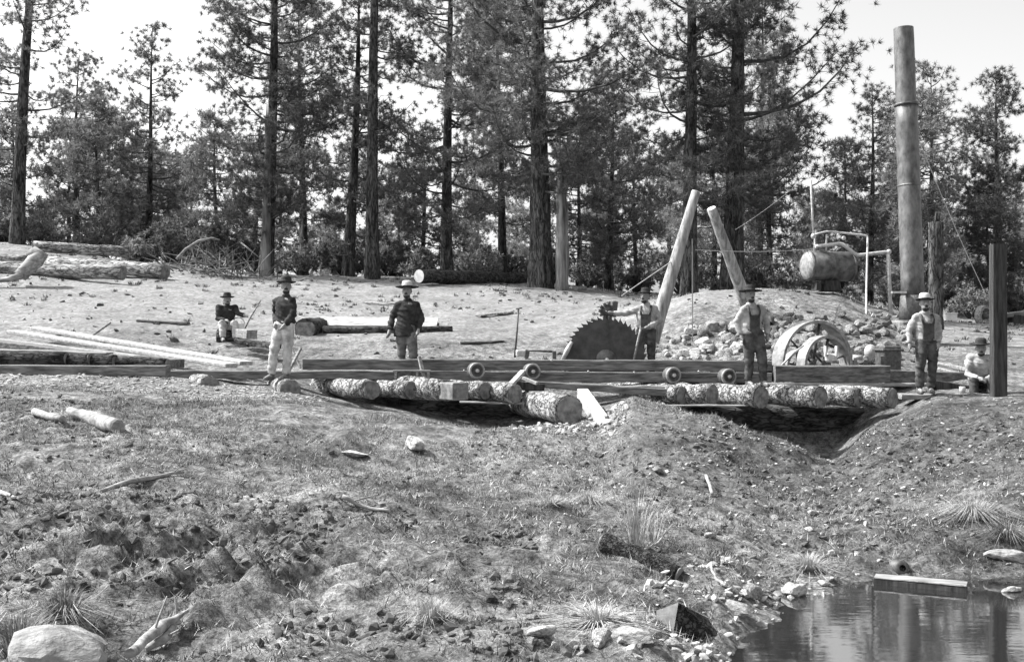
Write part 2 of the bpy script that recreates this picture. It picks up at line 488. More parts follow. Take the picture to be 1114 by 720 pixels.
for u in sorted(COLS):
    a = np.array(COLS[u]); z42 = a[-1, 1]
    yy = np.concatenate([a[:, 0], [60, 100, 300, 900]]); zz = np.concatenate([a[:, 1], [z42 + .7, z42 + 1.6, z42 + 3, z42 + 3]])
    z = np.interp(_Yf, yy, zz)
    n = int((44 - 2) / .1)
    ker = np.exp(-np.linspace(-2, 2, 13) ** 2); ker /= ker.sum()
    zp = np.pad(z[:n], 6, mode='edge')
    zp[-6:] = z[n - 1] + (np.arange(6) + 1) * .1 * .05
    z[:n] = np.convolve(zp, ker, mode='valid')
    _tab.append(z)
_tab = np.array(_tab)


def base_z(x, y):
    x = np.asarray(x, float); y = np.asarray(y, float)
    yc = np.clip(y, 2, 899)
    u = np.clip(x / yc * F + 557, _us[0], _us[-1] - 1e-3)
    i = np.clip(np.searchsorted(_us, u, side='right') - 1, 0, len(_us) - 2)
    t = (u - _us[i]) / (_us[i + 1] - _us[i]); t = t * t * (3 - 2 * t) * .6 + t * .4
    j = np.clip(np.searchsorted(_Yf, yc, side='right') - 1, 0, len(_Yf) - 2)
    s = (yc - _Yf[j]) / (_Yf[j + 1] - _Yf[j])
    z0 = _tab[i, j] * (1 - s) + _tab[i, j + 1] * s
    z1 = _tab[i + 1, j] * (1 - s) + _tab[i + 1, j + 1] * s
    return z0 * (1 - t) + z1 * t


def rough_z(x, y):
    near = np.clip((19 - y) / 4, 0, 1)
    far = 1 - near
    z = near * (.2 * fbm(x * .55, y * .55, 3) + .09 * fbm(x * 2.3 + 3, y * 2.3, 3) + .06 * fbm(x * 6 + 9, y * 6, 2))
    z = z + far * (.12 * fbm(x * .4 + 50, y * .4, 3) + .045 * fbm(x * 2 + 30, y * 2, 3))
    # lumpy patch at the lower left of the bank
    m = np.exp(-(((x + 1.9) / 1.5) ** 2 + ((y - 8.3) / 1.3) ** 2)) + .7 * np.exp(-(((x + 3.2) / 1.2) ** 2 + ((y - 8.6) / 1.2) ** 2))
    z = z + m * (.24 * fbm(x * 4 + 70, y * 4, 3) + .1 * fbm(x * 9 + 7, y * 9, 2))
    # gravel on the spoil mounds
    m = np.exp(-(((x - 4.2) / 2.5) ** 2 + ((y - 14.5) / 2.5) ** 2))
    z = z + m * .09 * fbm(x * 6 + 20, y * 6, 3)
    return z


def gz(x, y):
    r = base_z(x, y) + rough_z(np.asarray(x, float), np.asarray(y, float))
    return float(r) if np.ndim(r) == 0 else r


def GP(u, Y, dz=0.0):
    x = (u - 557.0) / F * Y
    return Vector((x, Y, gz(x, Y) + dz))


def axis(lo, hi, step, far, grow=1.12):
    a = list(np.arange(lo, hi, step)); s = step
    while a[-1] < far:
        s *= grow; a.append(a[-1] + s)
    return a


ys = []
y = 2.0
while y < 900:
    ys.append(y)
    y += .055 if y < 11 else (.07 if y < 22 else (.14 if y < 44 else .14 * 1.12 ** (len(ys) - n44)))
    if y < 44: n44 = len(ys)
xp = axis(0, 10.5, .06, 700)
xs = np.array([-a for a in xp[:0:-1]] + xp)
ys = np.array(ys)
X, Y = np.meshgrid(xs, ys)
Z = base_z(X, Y) + rough_z(X, Y)
nx, ny = len(xs), len(ys)
idx = np.arange(nx * ny).reshape(ny, nx)
quads = np.stack([idx[:-1, :-1], idx[:-1, 1:], idx[1:, 1:], idx[1:, :-1]], -1).reshape(-1, 4)


def ground_mat():
    m = bpy.data.materials.new('dry ground'); m.use_nodes = True
    t = m.node_tree; N = t.nodes; L = t.links; N.clear()
    out = N.new('ShaderNodeOutputMaterial'); b = N.new('ShaderNodeBsdfPrincipled')
    b.inputs['Roughness'].default_value = .95; b.inputs['Specular IOR Level'].default_value = .1
    L.new(b.outputs[0], out.inputs[0])
    tc = N.new('ShaderNodeTexCoord')
    at = N.new('ShaderNodeAttribute'); at.attribute_name = 'pale'

    def noise(s, d=6, r=.6):
        n = N.new('ShaderNodeTexNoise'); n.inputs['Scale'].default_value = s; n.inputs['Detail'].default_value = d; n.inputs['Roughness'].default_value = r
        L.new(tc.outputs['Object'], n.inputs['Vector']); return n.outputs[0]

    def ramp(x, p0, p1, c0, c1):
        r = N.new('ShaderNodeMapRange'); r.inputs[1].default_value = p0; r.inputs[2].default_value = p1; r.inputs[3].default_value = c0; r.inputs[4].default_value = c1
        r.clamp = True
        L.new(x, r.inputs[0]); return r.outputs[0]

    def math_(op, a, c):
        n = N.new('ShaderNodeMath'); n.operation = op
        for k, q in enumerate((a, c)):
            if isinstance(q, (int, float)): n.inputs[k].default_value = q
            else: L.new(q, n.inputs[k])
        return n.outputs[0]

    fine = noise(9, 8, .7); midn = noise(2.2, 6, .65); big = noise(.5, 4); tiny = noise(34, 4, .7)
    grass = math_('MULTIPLY', ramp(fine, .34, .64, .045, .28), ramp(midn, .34, .62, .5, 1.3))
    grass = math_('MULTIPLY', grass, ramp(tiny, .34, .64, .5, 1.4))
    grass = math_('MULTIPLY', grass, ramp(big, .36, .6, .7, 1.25))
    dust = math_('MULTIPLY', ramp(fine, .32, .62, .14, .36), ramp(midn, .3, .6, .7, 1.06))
    dust = math_('MULTIPLY', dust, ramp(big, .35, .6, .85, 1.05))
    mx = N.new('ShaderNodeMix'); mx.data_type = 'FLOAT'
    L.new(at.outputs['Fac'], mx.inputs[0]); L.new(grass, mx.inputs[2]); L.new(dust, mx.inputs[3])
    so = N.new('ShaderNodeAttribute'); so.attribute_name = 'soil'
    tone = math_('MULTIPLY', mx.outputs[0], ramp(so.outputs['Fac'], 0, 1, 1.0, .55))
    L.new(tone, b.inputs['Base Color'])
    h = math_('ADD', math_('MULTIPLY', fine, 1.0), math_('MULTIPLY', tiny, .5))
    bp = N.new('ShaderNodeBump'); bp.inputs['Strength'].default_value = .9; bp.inputs['Distance'].default_value = .07
    L.new(h, bp.inputs['Height']); L.new(bp.outputs[0], b.inputs['Normal'])
    return m


gm = tri_mesh('ground', np.stack([X, Y, Z], -1).reshape(-1, 3), quads, ground_mat(), 4, True)
# which soil lies where: pale trampled dust in the clearing, mixed turf on the bank
U = X / Y * F + 557
pale = np.clip((Y - 25.0) / 3.0, 0, 1) * np.clip((52 - Y) / 8, 0, 1)
pale = pale * (1 - .85 * np.clip((U - 805) / 30, 0, 1) * np.clip((1010 - U) / 40, 0, 1) * np.clip((38 - Y) / 4, 0, 1)) * (1 - .35 * np.clip((U - 1000) / 30, 0, 1))
pale = pale * (1 - .8 * np.clip((U - 715) / 25, 0, 1) * np.clip((830 - U) / 20, 0, 1) * np.clip((28.2 - Y) / 1.2, 0, 1))
pale = np.maximum(pale, np.clip(1 - np.abs(Y - 18.9) / 1.1, 0, 1) * np.clip((330 - U) / 60, 0, 1) * .8)       # trampled edge by the boards
pale = np.maximum(pale, .35 * np.exp(-(((X - .2) / 3.4) ** 2 + ((Y - 14.5) / 2.6) ** 2)))
pale = np.maximum(pale, .45 * np.exp(-(((X - 2.6) / 1.3) ** 2 + ((Y - 16.6) / 1.6) ** 2)))
pale = np.maximum(pale, .12 * np.clip((Y - 20.5) / 2, 0, 1) * np.clip((26 - Y) / 2, 0, 1))
at = gm.attributes.new('pale', 'FLOAT', 'POINT')
at.data.foreach_set('value', pale.astype(np.float32).ravel())
soil = np.exp(-(((X - 4.0) / 2.6) ** 2 + ((Y - 14.6) / 2.6) ** 2)) + np.exp(-(((X - 7.0) / 2.0) ** 2 + ((Y - 15.5) / 3.0) ** 2)) + np.exp(-(((X - 4.6) / 1.4) ** 2 + ((Y - 10.6) / 1.0) ** 2))
soil = np.clip(soil * 1.25, 0, 1) * np.clip((19.4 - Y) / .8, 0, 1)      # damp spoil dug out of the pit
at = gm.attributes.new('soil', 'FLOAT', 'POINT')
at.data.foreach_set('value', soil.astype(np.float32).ravel())
go = link_mesh('ground', gm)
tag(go, kind='structure')

# ------------------------------------------------------------------ water of the creek
wm = bpy.data.materials.new('creek water'); wm.use_nodes = True
b = wm.node_tree.nodes['Principled BSDF']
b.inputs['Base Color'].default_value = g(.02); b.inputs['Roughness'].default_value = .04
b.inputs['IOR'].default_value = 3.2; b.inputs['Specular IOR Level'].default_value = .9
_tc = wm.node_tree.nodes.new('ShaderNodeTexCoord'); _mp = wm.node_tree.nodes.new('ShaderNodeMapping'); _mp.inputs['Scale'].default_value = (2.2, 6, 1)
_n = wm.node_tree.nodes.new('ShaderNodeTexNoise'); _n.inputs['Scale'].default_value = 1.6; _n.inputs['Detail'].default_value = 3
_b = wm.node_tree.nodes.new('ShaderNodeBump'); _b.inputs['Strength'].default_value = .06; _b.inputs['Distance'].default_value = .012
wm.node_tree.links.new(_tc.outputs['Object'], _mp.inputs[0]); wm.node_tree.links.new(_mp.outputs[0], _n.inputs['Vector'])
wm.node_tree.links.new(_n.outputs[0], _b.inputs['Height']); wm.node_tree.links.new(_b.outputs[0], b.inputs['Normal'])
wv, wf = [], []
for i in range(12):
    for j in range(8):
        wv.append((1.0 + i * 1.2, 1.0 + j * 1.35, WATER_Z))
for i in range(11):
    for j in range(7):
        wf.append((i * 8 + j, (i + 1) * 8 + j, (i + 1) * 8 + j + 1, i * 8 + j + 1))
wo_ = link_mesh('water', tri_mesh('water', np.array(wv), np.array(wf), wm, 4))
tag(wo_, kind='structure')


# ------------------------------------------------------------------ pines
def needle_tufts(centers, axes, n_tri, length, width, rs, spread=1.0):
    """Needle sprays: n_tri thin triangles fanning from each centre around its axis."""
    c = np.repeat(centers, n_tri, axis=0); a = np.repeat(axes, n_tri, axis=0)
    m = len(c)
    d = rs.normal(size=(m, 3)) * spread + a * .9
    d /= np.linalg.norm(d, axis=1, keepdims=True) + 1e-9
    s = np.cross(d, rs.normal(size=(m, 3))); s /= np.linalg.norm(s, axis=1, keepdims=True) + 1e-9
    Ln = length * rs.uniform(.6, 1.25, (m, 1)); W = width * rs.uniform(.7, 1.3, (m, 1))
    root = c + d * Ln * .12
    v = np.stack([root + s * W, root - s * W, root + d * Ln], 1).reshape(-1, 3)
    f = np.arange(m * 3).reshape(-1, 3)
    return v, f


def pine_geometry(H, r0, hb, Lmax, nbr, seed, lean=(0, 0), tuft_n=34, tufts=12, dead=4, side=None, sag=.12, sparse_low=1.0, tuft_len=.185, tuft_w=.0105, shape=.75, bend=.09):
    """Returns trunk MB, limbs MB, needle (verts, faces); base at the origin."""
    rs = np.random.default_rng(seed)
    tr, li = MB(), MB()
    npt = 12
    ph = rs.uniform(0, 6.28)

    def tp(h):
        t = h / H
        return Vector((lean[0] * h + bend * math.sin(t * 4 + ph), lean[1] * h + bend * math.cos(t * 3 + ph), h))

    pts = [Vector((0, 0, -.5))] + [tp(H * i / npt) for i in range(npt + 1)]
    rad = [r0 * 1.35] + [max(.02, r0 * ((1 - i / npt) ** .8 * (1 + .25 * math.exp(-i * 1.6)))) for i in range(npt + 1)]
    tr.tube(pts, rad, 12, True, .06, seed)
    cs, ax = [], []
    nbr = int(nbr * .84)
    for k in range(nbr + dead):
        isdead = k >= nbr
        s = (k + rs.uniform(0, 1)) / nbr if not isdead else 0
        h = hb + (H - hb) * min(s, .995) if not isdead else hb * rs.uniform(.35, 1.0)
        if not isdead and s < .3 and rs.random() > sparse_low: continue
        L = Lmax * min(1, .45 + s * 2.2) * max(.0, (1 - s)) ** shape + .25
        L *= rs.uniform(.6, 1.15)
        phi = rs.uniform(0, 2 * math.pi)
        if side is not None:
            w = .5 + .5 * math.cos(phi - side)
            L *= .45 + .75 * w
        if isdead: L *= rs.uniform(.25, .6)
        rise = rs.uniform(-.12, .32) + .5 * s
        p0 = tp(h)
        d = Vector((math.cos(phi), math.sin(phi), 0))
        per = Vector((-math.sin(phi), math.cos(phi), 0))
        wig = rs.uniform(-.15, .15)
        bp = []
        for i in range(6):
            q = i / 5
            bp.append(p0 + d * L * q + per * wig * L * math.sin(q * 3) + Vector((0, 0, L * (rise * q - sag * math.sin(q * 3.1) + .16 * q ** 3))))
        rb = max(.012, min(r0 * .28, .016 + L * .013))
        li.tube(bp, [rb * (1 - .8 * i / 5) for i in range(6)], 5, False)
        if isdead:
            continue
        nt_ = max(3, int(tufts * L / 2.0 * rs.uniform(.7, 1.25)) + 2)
        for j in range(nt_):
            q = 1 - (rs.random() ** 1.15) * .72
            f = q * 5; i = min(int(f), 4)
            base = bp[i].lerp(bp[i + 1], f - i)
            off = L * .30 * (1.1 - q * .75) + .12
            sgn = 1 if rs.random() < .5 else -1
            fwd = d * rs.uniform(.1, .7) + per * sgn * rs.uniform(.2, 1.0) + Vector((0, 0, rs.uniform(-.12, .45)))
            tip = base + fwd * off
            if off > .18 and rs.random() < .8:
                li.tube([base, base.lerp(tip, .5) + Vector((0, 0, -.03)), tip], [.012, .009, .006], 3, False)
            a = (fwd.normalized() + Vector((0, 0, .35))).normalized()
            nsub = 3
            for e in range(nsub):
                jit = rs.normal(size=3) * .22
                cs.append(np.array(tip) + jit * np.array([1.4, 1.4, .5])); ax.append(np.array(a))
    nv = needle_tufts(np.array(cs), np.array(ax), tuft_n, tuft_len, tuft_w, rs) if cs else (np.zeros((0, 3)), np.zeros((0, 3), int))
    return tr, li, nv


def mesh_of(mb, name, m):
    me = bpy.data.meshes.new(name)
    me.from_pydata([tuple(p) for p in mb.v], [], mb.f)
    me.polygons.foreach_set('use_smooth', mb.s); me.update()
    me.materials.append(m)
    return me


def pine(loc, label, group=None, needles='needles', bark='bark', **kw):
    tr, li, nv = pine_geometry(**kw)
    root = empty('pine_tree', loc, label, 'pine tree', group)
    link_mesh('trunk', mesh_of(tr, 'trunk', M[bark]), root)
    link_mesh('branches', mesh_of(li, 'branches', M['limb']), root)
    link_mesh('crown', tri_mesh('crown', nv[0], nv[1], M[needles]), root)
    return root


MAINP = dict(group=None)
pine(GP(20, 42), 'tall sparse pine leaning right at the left edge of the clearing behind the logs', H=17, r0=.26, hb=3.2, Lmax=2.9, nbr=64, seed=1, lean=(.052, 0), tufts=10, sparse_low=.8)
pine(GP(81, 50), 'slender thin-trunked pine with a rounded top, second from the left edge', H=9.2, r0=.16, hb=1.8, Lmax=2.1, nbr=48, seed=2, lean=(.03, 0), tufts=10, shape=.5)
pine(GP(157, 49), 'open conical pine with a pointed top against bare sky, left of the clearing', H=10.6, r0=.17, hb=1.4, Lmax=2.6, nbr=62, seed=3, lean=(.045, 0), tufts=9, shape=.95)
pine(GP(290, 42), 'dense broad pine beside the pale dead snag, left of the twin bare trunks', H=17, r0=.26, hb=1.5, Lmax=3.4, nbr=110, seed=4, lean=(.022, 0), tufts=13)
pine(GP(381, 43.5), 'dark pine whose thin top shows just left of the long bare trunk', H=12.2, r0=.24, hb=2.8, Lmax=2.6, nbr=56, seed=5, lean=(.025, 0), tufts=10)
pine(GP(406, 41), 'tall pine with a long bare dark trunk above the man in the dark coat', H=21, r0=.25, hb=5.0, Lmax=2.1, nbr=40, seed=6, lean=(.012, 0), tufts=8, dead=8)
pine(GP(488, 43.5), 'pine with drooping open limbs behind the end of the pale-cut log', H=16, r0=.24, hb=2.2, Lmax=3.7, nbr=90, seed=7, lean=(.004, 0), tufts=11, sparse_low=.8)
pine(GP(586, 38.5), 'massive pine with the thickest trunk and a heavy dark crown, above the saw', H=18, r0=.40, hb=3.3, Lmax=4.8, nbr=112, seed=8, lean=(.004, 0), tufts=14, dead=3)
pine(GP(752, 36), 'straight dark pine rising behind the tip of the leaning peeled pole', H=17, r0=.26, hb=2.8, Lmax=3.2, nbr=70, seed=9, lean=(-.006, 0), tufts=10, dead=6)
pine(GP(797, 37), 'large pine with pale-sided trunk and long crooked limbs reaching toward the smokestack', H=17, r0=.37, hb=2.6, Lmax=4.9, nbr=96, seed=10, lean=(.012, 0), tufts=13, side=0.0, dead=4)
pine(GP(1085, 48), 'dark dense pine at the right edge behind the squared post', H=10.6, r0=.2, hb=1.2, Lmax=1.9, nbr=74, seed=12, tufts=13, shape=.5)
pine(GP(1012, 50), 'feathery open pine whose top shows just right of the smokestack', H=11.2, r0=.18, hb=2.0, Lmax=2.2, nbr=52, seed=13, tufts=10, shape=.6)
pine(GP(948, 50), 'pine with an upswept light crown just left of the smokestack', H=10.0, r0=.18, hb=1.5, Lmax=2.3, nbr=60, seed=14, tufts=11, shape=.7)
pine(GP(665, 47), 'mid-height bushy pine behind the saw, right of the broken snag', H=8.2, r0=.18, hb=1.0, Lmax=2.2, nbr=46, seed=15, tufts=12, shape=.6)

# pines standing farther back fill the wood; their own shapes are shared
protos = []
for k, kw in enumerate([dict(H=8.5, r0=.15, hb=.7, Lmax=2.0, nbr=52, tufts=10, shape=.7), dict(H=10.5, r0=.18, hb=1.4, Lmax=2.3, nbr=56, tufts=10, shape=.6),
                        dict(H=6.5, r0=.12, hb=.4, Lmax=1.8, nbr=46, tufts=10, shape=.8), dict(H=12.5, r0=.2, hb=2.6, Lmax=2.4, nbr=56, tufts=10, shape=.55)]):
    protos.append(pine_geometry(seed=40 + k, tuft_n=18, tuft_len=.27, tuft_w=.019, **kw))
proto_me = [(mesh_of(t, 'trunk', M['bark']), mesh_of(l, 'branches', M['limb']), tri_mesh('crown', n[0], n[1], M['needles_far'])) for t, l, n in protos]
spots = []
rs = np.random.default_rng(77)
for k in range(56):
    u = -140 + (k + rs.uniform(0, 1)) * (1394 / 56)
    Yd = rs.uniform(50, 84) if k % 3 else rs.uniform(46, 54)
    if 170 < u < 235 and Yd < 60: Yd += 16
    spots.append((u, Yd))
bg_labels = ['bushy young pine, one of the wood of pines behind the clearing', 'mid-height pine with visible stem, one of the wood of pines behind the clearing',
             'low dark pine sapling, one of the wood of pines behind the clearing', 'taller thin pine, one of the wood of pines behind the clearing']
for i, (u, Yd) in enumerate(spots):
    k = int(rs.choice([0, 0, 1, 2, 2, 2, 3]))
    if u > 1000 or u < 290: k = int(rs.choice([0, 2, 2, 2]))
    r = empty('pine_tree', GP(u, Yd), bg_labels[k], 'pine tree', ['bushy pines', 'stemmed pines', 'sapling pines', 'tall thin pines'][k] + ' in the wood behind', rs.uniform(0, 6.28))
    s = rs.uniform(.8, 1.15)
    r.scale = (s, s, s)
    for nm, me in zip(('trunk', 'branches', 'crown'), proto_me[k]):
        link_mesh(nm, me, r)

# shrubs along the edge of the wood
def shrub_mesh(seed, r, h, n):
    rs_ = np.random.default_rng(seed)
    st = MB(); cs, ax = [], []
    for i in range(n):
        a = rs_.uniform(0, 6.28); q = rs_.random() ** .6
        tip = Vector((math.cos(a) * r * q, math.sin(a) * r * q, h * rs_.uniform(.35, 1.0) * (1 - .5 * q * q)))
        st.tube([Vector((0, 0, -.1)), tip * .5 + Vector((rs_.uniform(-.1, .1), rs_.uniform(-.1, .1), .1)), tip], [.02, .012, .005], 3, False)
        for j in range(3):
            cs.append(np.array(tip * rs_.uniform(.6, 1.05)) + rs_.normal(size=3) * .1); ax.append(np.array((tip.x, tip.y, .5)))
    v, f = needle_tufts(np.array(cs), np.array(ax) / 1.5, 16, .17, .035, rs_, 1.2)
    return mesh_of(st, 'stems', M['limb']), tri_mesh('leaves', v, f, M['shrub'])


shr = [shrub_mesh(60, 1.1, 1.6, 60), shrub_mesh(61, .8, 1.1, 45), shrub_mesh(62, 1.4, 2.2, 80)]
for k in range(26):
    u = -40 + k * 46 + rs.uniform(-10, 10)
    Yd = rs.uniform(43.5, 50)
    j = int(rs.integers(0, 3))
    if u > 1030 and j == 2: j = 0
    r = empty('shrub', GP(u, Yd), ['rounded leafy shrub at the edge of the wood', 'low scrubby bush at the edge of the wood', 'tall twiggy shrub at the edge of the wood'][j], 'shrub',
              ['rounded shrubs', 'low bushes', 'tall shrubs'][j] + ' at the edge of the wood', rs.uniform(0, 6.28))
    s = rs.uniform(.8, 1.25); r.scale = (s, s, s)
    link_mesh('stems', shr[j][0], r); link_mesh('leaves', shr[j][1], r)


# dead snags and posts
def snag(loc, h, r, label, m, seed, lean=0.0, top_r=.7, name='dead_snag', cat='snag', limbs=3):
    mb = MB(); rr = random.Random(seed)
    n = 9
    pts = [Vector(loc) + Vector((lean * h * i / n + rr.uniform(-.02, .02), 0, -.3 + (h + .3) * i / n)) for i in range(n + 1)]
    mb.tube(pts, [r * (1.25 if i == 0 else 1) * (1 - (1 - top_r) * i / n) for i in range(n + 1)], 11, True, .1, seed)
    # jagged broken top
    t = pts[-1]
    for k in range(4):
        a = rr.uniform(0, 6.28); q = r * top_r * .55
        mb.tube([t + Vector((math.cos(a) * q, math.sin(a) * q, -.1)), t + Vector((math.cos(a) * q * .8, math.sin(a) * q * .8, rr.uniform(.15, .5)))], [q * .6, .015], 5, True, .1, seed + k)
    for k in range(limbs):
        a = rr.uniform(0, 6.28); q = pts[rr.randint(3, n - 1)]
        d = Vector((math.cos(a), math.sin(a), rr.uniform(-.1, .4)))
        mb.tube([q, q + d * .3, q + d * rr.uniform(.5, .9)], [.04, .03, .012], 5, False)
    return tag(mb.build(name, m), label, cat)


snag(GP(288.5, 41.2), 6.0, .19, 'pale broken snag in front of the dense broad pine', M['bark_pale'], 3, .02, .6)
snag(GP(611, 38), 4.9, .24, 'broken-topped snag standing close right of the massive pine', M['bark_pale'], 5, .004, .75)
snag(GP(746, 38), 2.0, .16, 'short pale stub trunk between the two leaning poles', M['bark_pale'], 8, .02, .7, limbs=0)
snag(GP(1018, 31), 3.0, .22, 'dark upright dead trunk just right of the smokestack', M['bark'], 9, .0, .9, limbs=0)
snag(GP(326, 45), 2.2, .07, 'slim grey dead stem at the wood edge beside the brush pile', M['bark_pale'], 10, .05, .6, limbs=1)


# ------------------------------------------------------------------ logs, timbers and boards
def log(a, b, ra, rb, label, bark='logbark', end='cut', group=None, seed=0, name='log', ends=(1, 1), wob=.05, n=9, seg=16, cat='log'):
    a, b = Vector(a), Vector(b)
    d = (b - a).normalized(); rr = random.Random(seed)
    root = empty(name, (a + b) / 2 - Vector((0, 0, (ra + rb) / 2)), label, cat, group)
    mb = MB()
    up = Vector((0, 0, 1))
    pts = [a.lerp(b, i / n) + up * rr.uniform(-.012, .012) for i in range(n + 1)]
    pts[0], pts[-1] = a, b
    mb.tube(pts, [ra + (rb - ra) * i / n for i in range(n + 1)], seg, True, wob, seed)
    mb.build('bark', M[bark], root)
    for w, (p, q, r) in zip(ends, ((a, -d, ra), (b, d, rb))):
        if w:
            c = MB(); c.tube([p + q * .001, p + q * .012], [r * .93, r * .92], seg, True, .02, seed)
            c.build('cut_end', M[end], root)
    return root


# long log across the clearing, sunlight on its round end put into the colour
log(P(456, 300.5, 37.6), P(580, 303.5, 42.5), .25, .22, 'long dark log with a round cut end coloured as sunlit, lying across the clearing', 'logbark_dark', 'cut_pale', seed=2)
# logs at the upper left
log(P(36, 268, 38.5), P(140, 274, 39.5), .19, .2, 'highest log of the group at the upper left, alone behind the others', 'logbark_pale', seed=3)
log(P(55, 285, 36.5), P(180, 296, 35), .2, .24, 'thick rough-barked log lying behind the front log at upper left', 'logbark_pale', seed=4)
log(P(-30, 291, 34.5), P(134, 297, 33.6), .23, .22, 'front log of the upper left group, in front of the rough-barked one', 'logbark_pale', seed=5)
log(P(-60, 280, 37), P(30, 283, 37), .16, .16, 'slim log end poking in at the left edge behind the pale stump', 'logbark_pale', seed=6)

# squared pale-topped log and rough log in the middle clearing
lg = empty('squared_log', P(420, 362, 27.6), 'squared log, hewn top brightened as sunlit, lying behind the man in the dark coat', 'log')
mb = MB(); mb.beam(P(352, 357, 27.9), P(476, 358, 27.5), .42, .26, .04, .03, 8, seed=3); mb.build('log_body', M['logbark_dark'], lg)
mb = MB(); mb.beam(P(346, 349.5, 27.75), P(476, 350.5, 27.35), .34, .035, .004, .008, 6, seed=4, roll=R(40)); mb.build('hewn_top', M['board'], lg)  # pale hewn slab rolled toward the sun to read as a lit face
log(P(332, 358, 26.6), P(352, 356, 28), .27, .24, 'short dark log butt at the left end of the squared log', 'logbark_dark', seed=8, seg=14)
log(P(352, 361, 27.0), P(492, 358, 27.2), .14, .08, 'thin barked pole lying along the foot of the squared log', 'logbark_dark', seed=9)

# big sill log under the mill, half in the trench
log(P(436, 446, 20.3), P(1030, 462, 20.5), .24, .3, 'long dark sill log under the cross logs, spanning both pits', 'logbark_dark', seed=10, n=20)

# cross logs: near ends turned to the camera's right
CR = dict(group=None)


def cross(u, v, r, Ln, ang, Yn, label, bark='logbark', seed=0, wob=.06):
    a = P(u, v, Yn)
    d = Vector((-math.sin(R(ang)), math.cos(R(ang)), .008)); r *= .93
    return log(a + d * Ln, a, r * (.86 + .1 * (seed % 3)), r, label, bark, seed=seed, wob=wob)


cross(228, 420, .19, 1.6, 28, 19.0, 'cross log end half sunk in the bank below the long boards', seed=20)
cross(316, 424, .20, 1.5, 22, 18.9, 'cross log end at the foot of the man in the dark sweater', seed=21)
cross(405, 424, .18, 2.0, 38, 19.0, 'small cross log left of the square-hewn end', seed=22)
cross(560, 428, .19, 2.0, 42, 19.2, 'cross log in shadow just left of the nearest round-ended log', 'logbark', seed=24)
cross(619.5, 446, .265, 4.6, 21, 18.0, 'nearest and largest cross log, jutting out over the bank below the rollers', seed=25)
cross(775, 430, .2, 2.0, 42, 19.2, 'rough cross log left of the boots of the man in the wide black hat', seed=26)
cross(828, 432, .215, 2.2, 36, 18.9, 'round cross log end right below the boots of the man in the wide black hat', seed=27)
cross(893, 432, .21, 2.2, 38, 18.9, 'middle cross log below the pulley wheels', seed=28)
cross(971, 433, .2, 2.4, 42, 19.0, 'rightmost cross log before the man in the straw hat', seed=29)
cross(447, 424, .17, 1.6, 44, 19.3, 'short cross log butting the barked part of the square-hewn timber', seed=31)
cross(528, 425, .17, 1.6, 44, 19.4, 'rough cross log right of the square-hewn end under the first roller', seed=32)
cross(742, 430, .18, 1.8, 42, 19.4, 'rough cross log below the third roller', seed=33)
cross(934, 432, .19, 1.8, 42, 19.3, 'cross log between the two rightmost round log ends', seed=34)
# squared cross timber at 490
lg = empty('cross_timber', P(488, 438, 19.2), 'square-hewn end of a barked cross timber under the carriage', 'timber')
a = P(489, 425, 18.8); d = Vector((-math.sin(R(38)), math.cos(R(38)), .005))
mb = MB(); mb.tube([a + d * .04, a + d * .8, a + d * 1.5, a + d * 2.3], [.19, .2, .21, .2], 12, True, .06, 4); mb.build('bark', M['logbark'], lg)
mb = MB(); mb.beam(a - d * .32, a + d * .06, .33, .30, .02, .01, 2); mb.build('hewn_end', M['cut'], lg)
# pale beam end sloping down the bank
lg = empty('sloping_beam', P(655, 470, 17.7), 'pale squared beam sloping down the bank beside the nearest cross log', 'beam')
mb = MB(); mb.beam(P(634, 429, 19.4), P(660, 467, 17.2), .2, .21, .008, .006, 4, seed=2); mb.build('beam_body', M['board'], lg)
mb = MB(); a, b2 = P(634, 429, 19.4), P(660, 467, 17.2); q = (b2 - a).normalized(); mb.beam(b2 + q * .002, b2 + q * .014, .2, .19, .004); mb.build('cut_end', M['timber_dark'], lg)  # end face coloured dark to stand for its shade

# long timbers at the left
def timber(a, b, w, h, label, m='timber', name='timber', cat='timber', n=8, wob=.015, group=None, seed=0, roll=0):
    mb = MB(); mb.beam(a, b, w, h, .012, wob, n, roll, seed)
    return tag(mb.build(name, M[m]), label, cat, group)


timber(P(-60, 402, 19.5), P(183, 403.5, 19.3), .26, .19, 'long squared timber along the bank at the left edge', 'timber', seed=1, n=12)
timber(P(130, 407, 19.9), P(452, 408, 20.05), .24, .15, 'low rail timber passing behind the man in the dark sweater', 'timber', seed=2, n=12)
for k, (u0, u1, v0, v1) in enumerate(((-50, 72, 386, 389), (72, 98, 390, 390), (96, 125, 391, 392), (124, 182, 392, 396))):
    log(P(u0, v0 + 2, 20.4), P(u1, v1 + 1, 20.3), .13, .12, ['longest dark bark slab behind the left squared timber', 'shortest dark bark chunk in the row behind the left timber',
        'dark bark chunk right of the shortest one behind the left timber', 'right-hand dark bark slab in the row behind the left timber'][k], 'logbark_dark', seed=30 + k, name='bark_slab', cat='slab')
timber(P(40, 357, 25.2), P(268, 395, 20.6), .3, .07, 'highest of the long pale boards running down to the track', 'board', name='board', cat='board', seed=4, n=6, wob=.008)
timber(P(14, 361, 24.6), P(252, 397.5, 20.3), .3, .07, 'second long pale board, just below the highest one', 'board', name='board', cat='board', seed=5, n=6, wob=.008)
timber(P(-40, 371, 23), P(190, 396, 20.5), .5, .16, 'broad grey plank under the long pale boards', 'timber', name='board', cat='board', seed=6, n=6)
timber(P(-40, 381, 21.2), P(120, 386, 21), .4, .1, 'grey slab board above the bark slabs at the left edge', 'timber_pale', name='board', cat='board', seed=7, n=6)
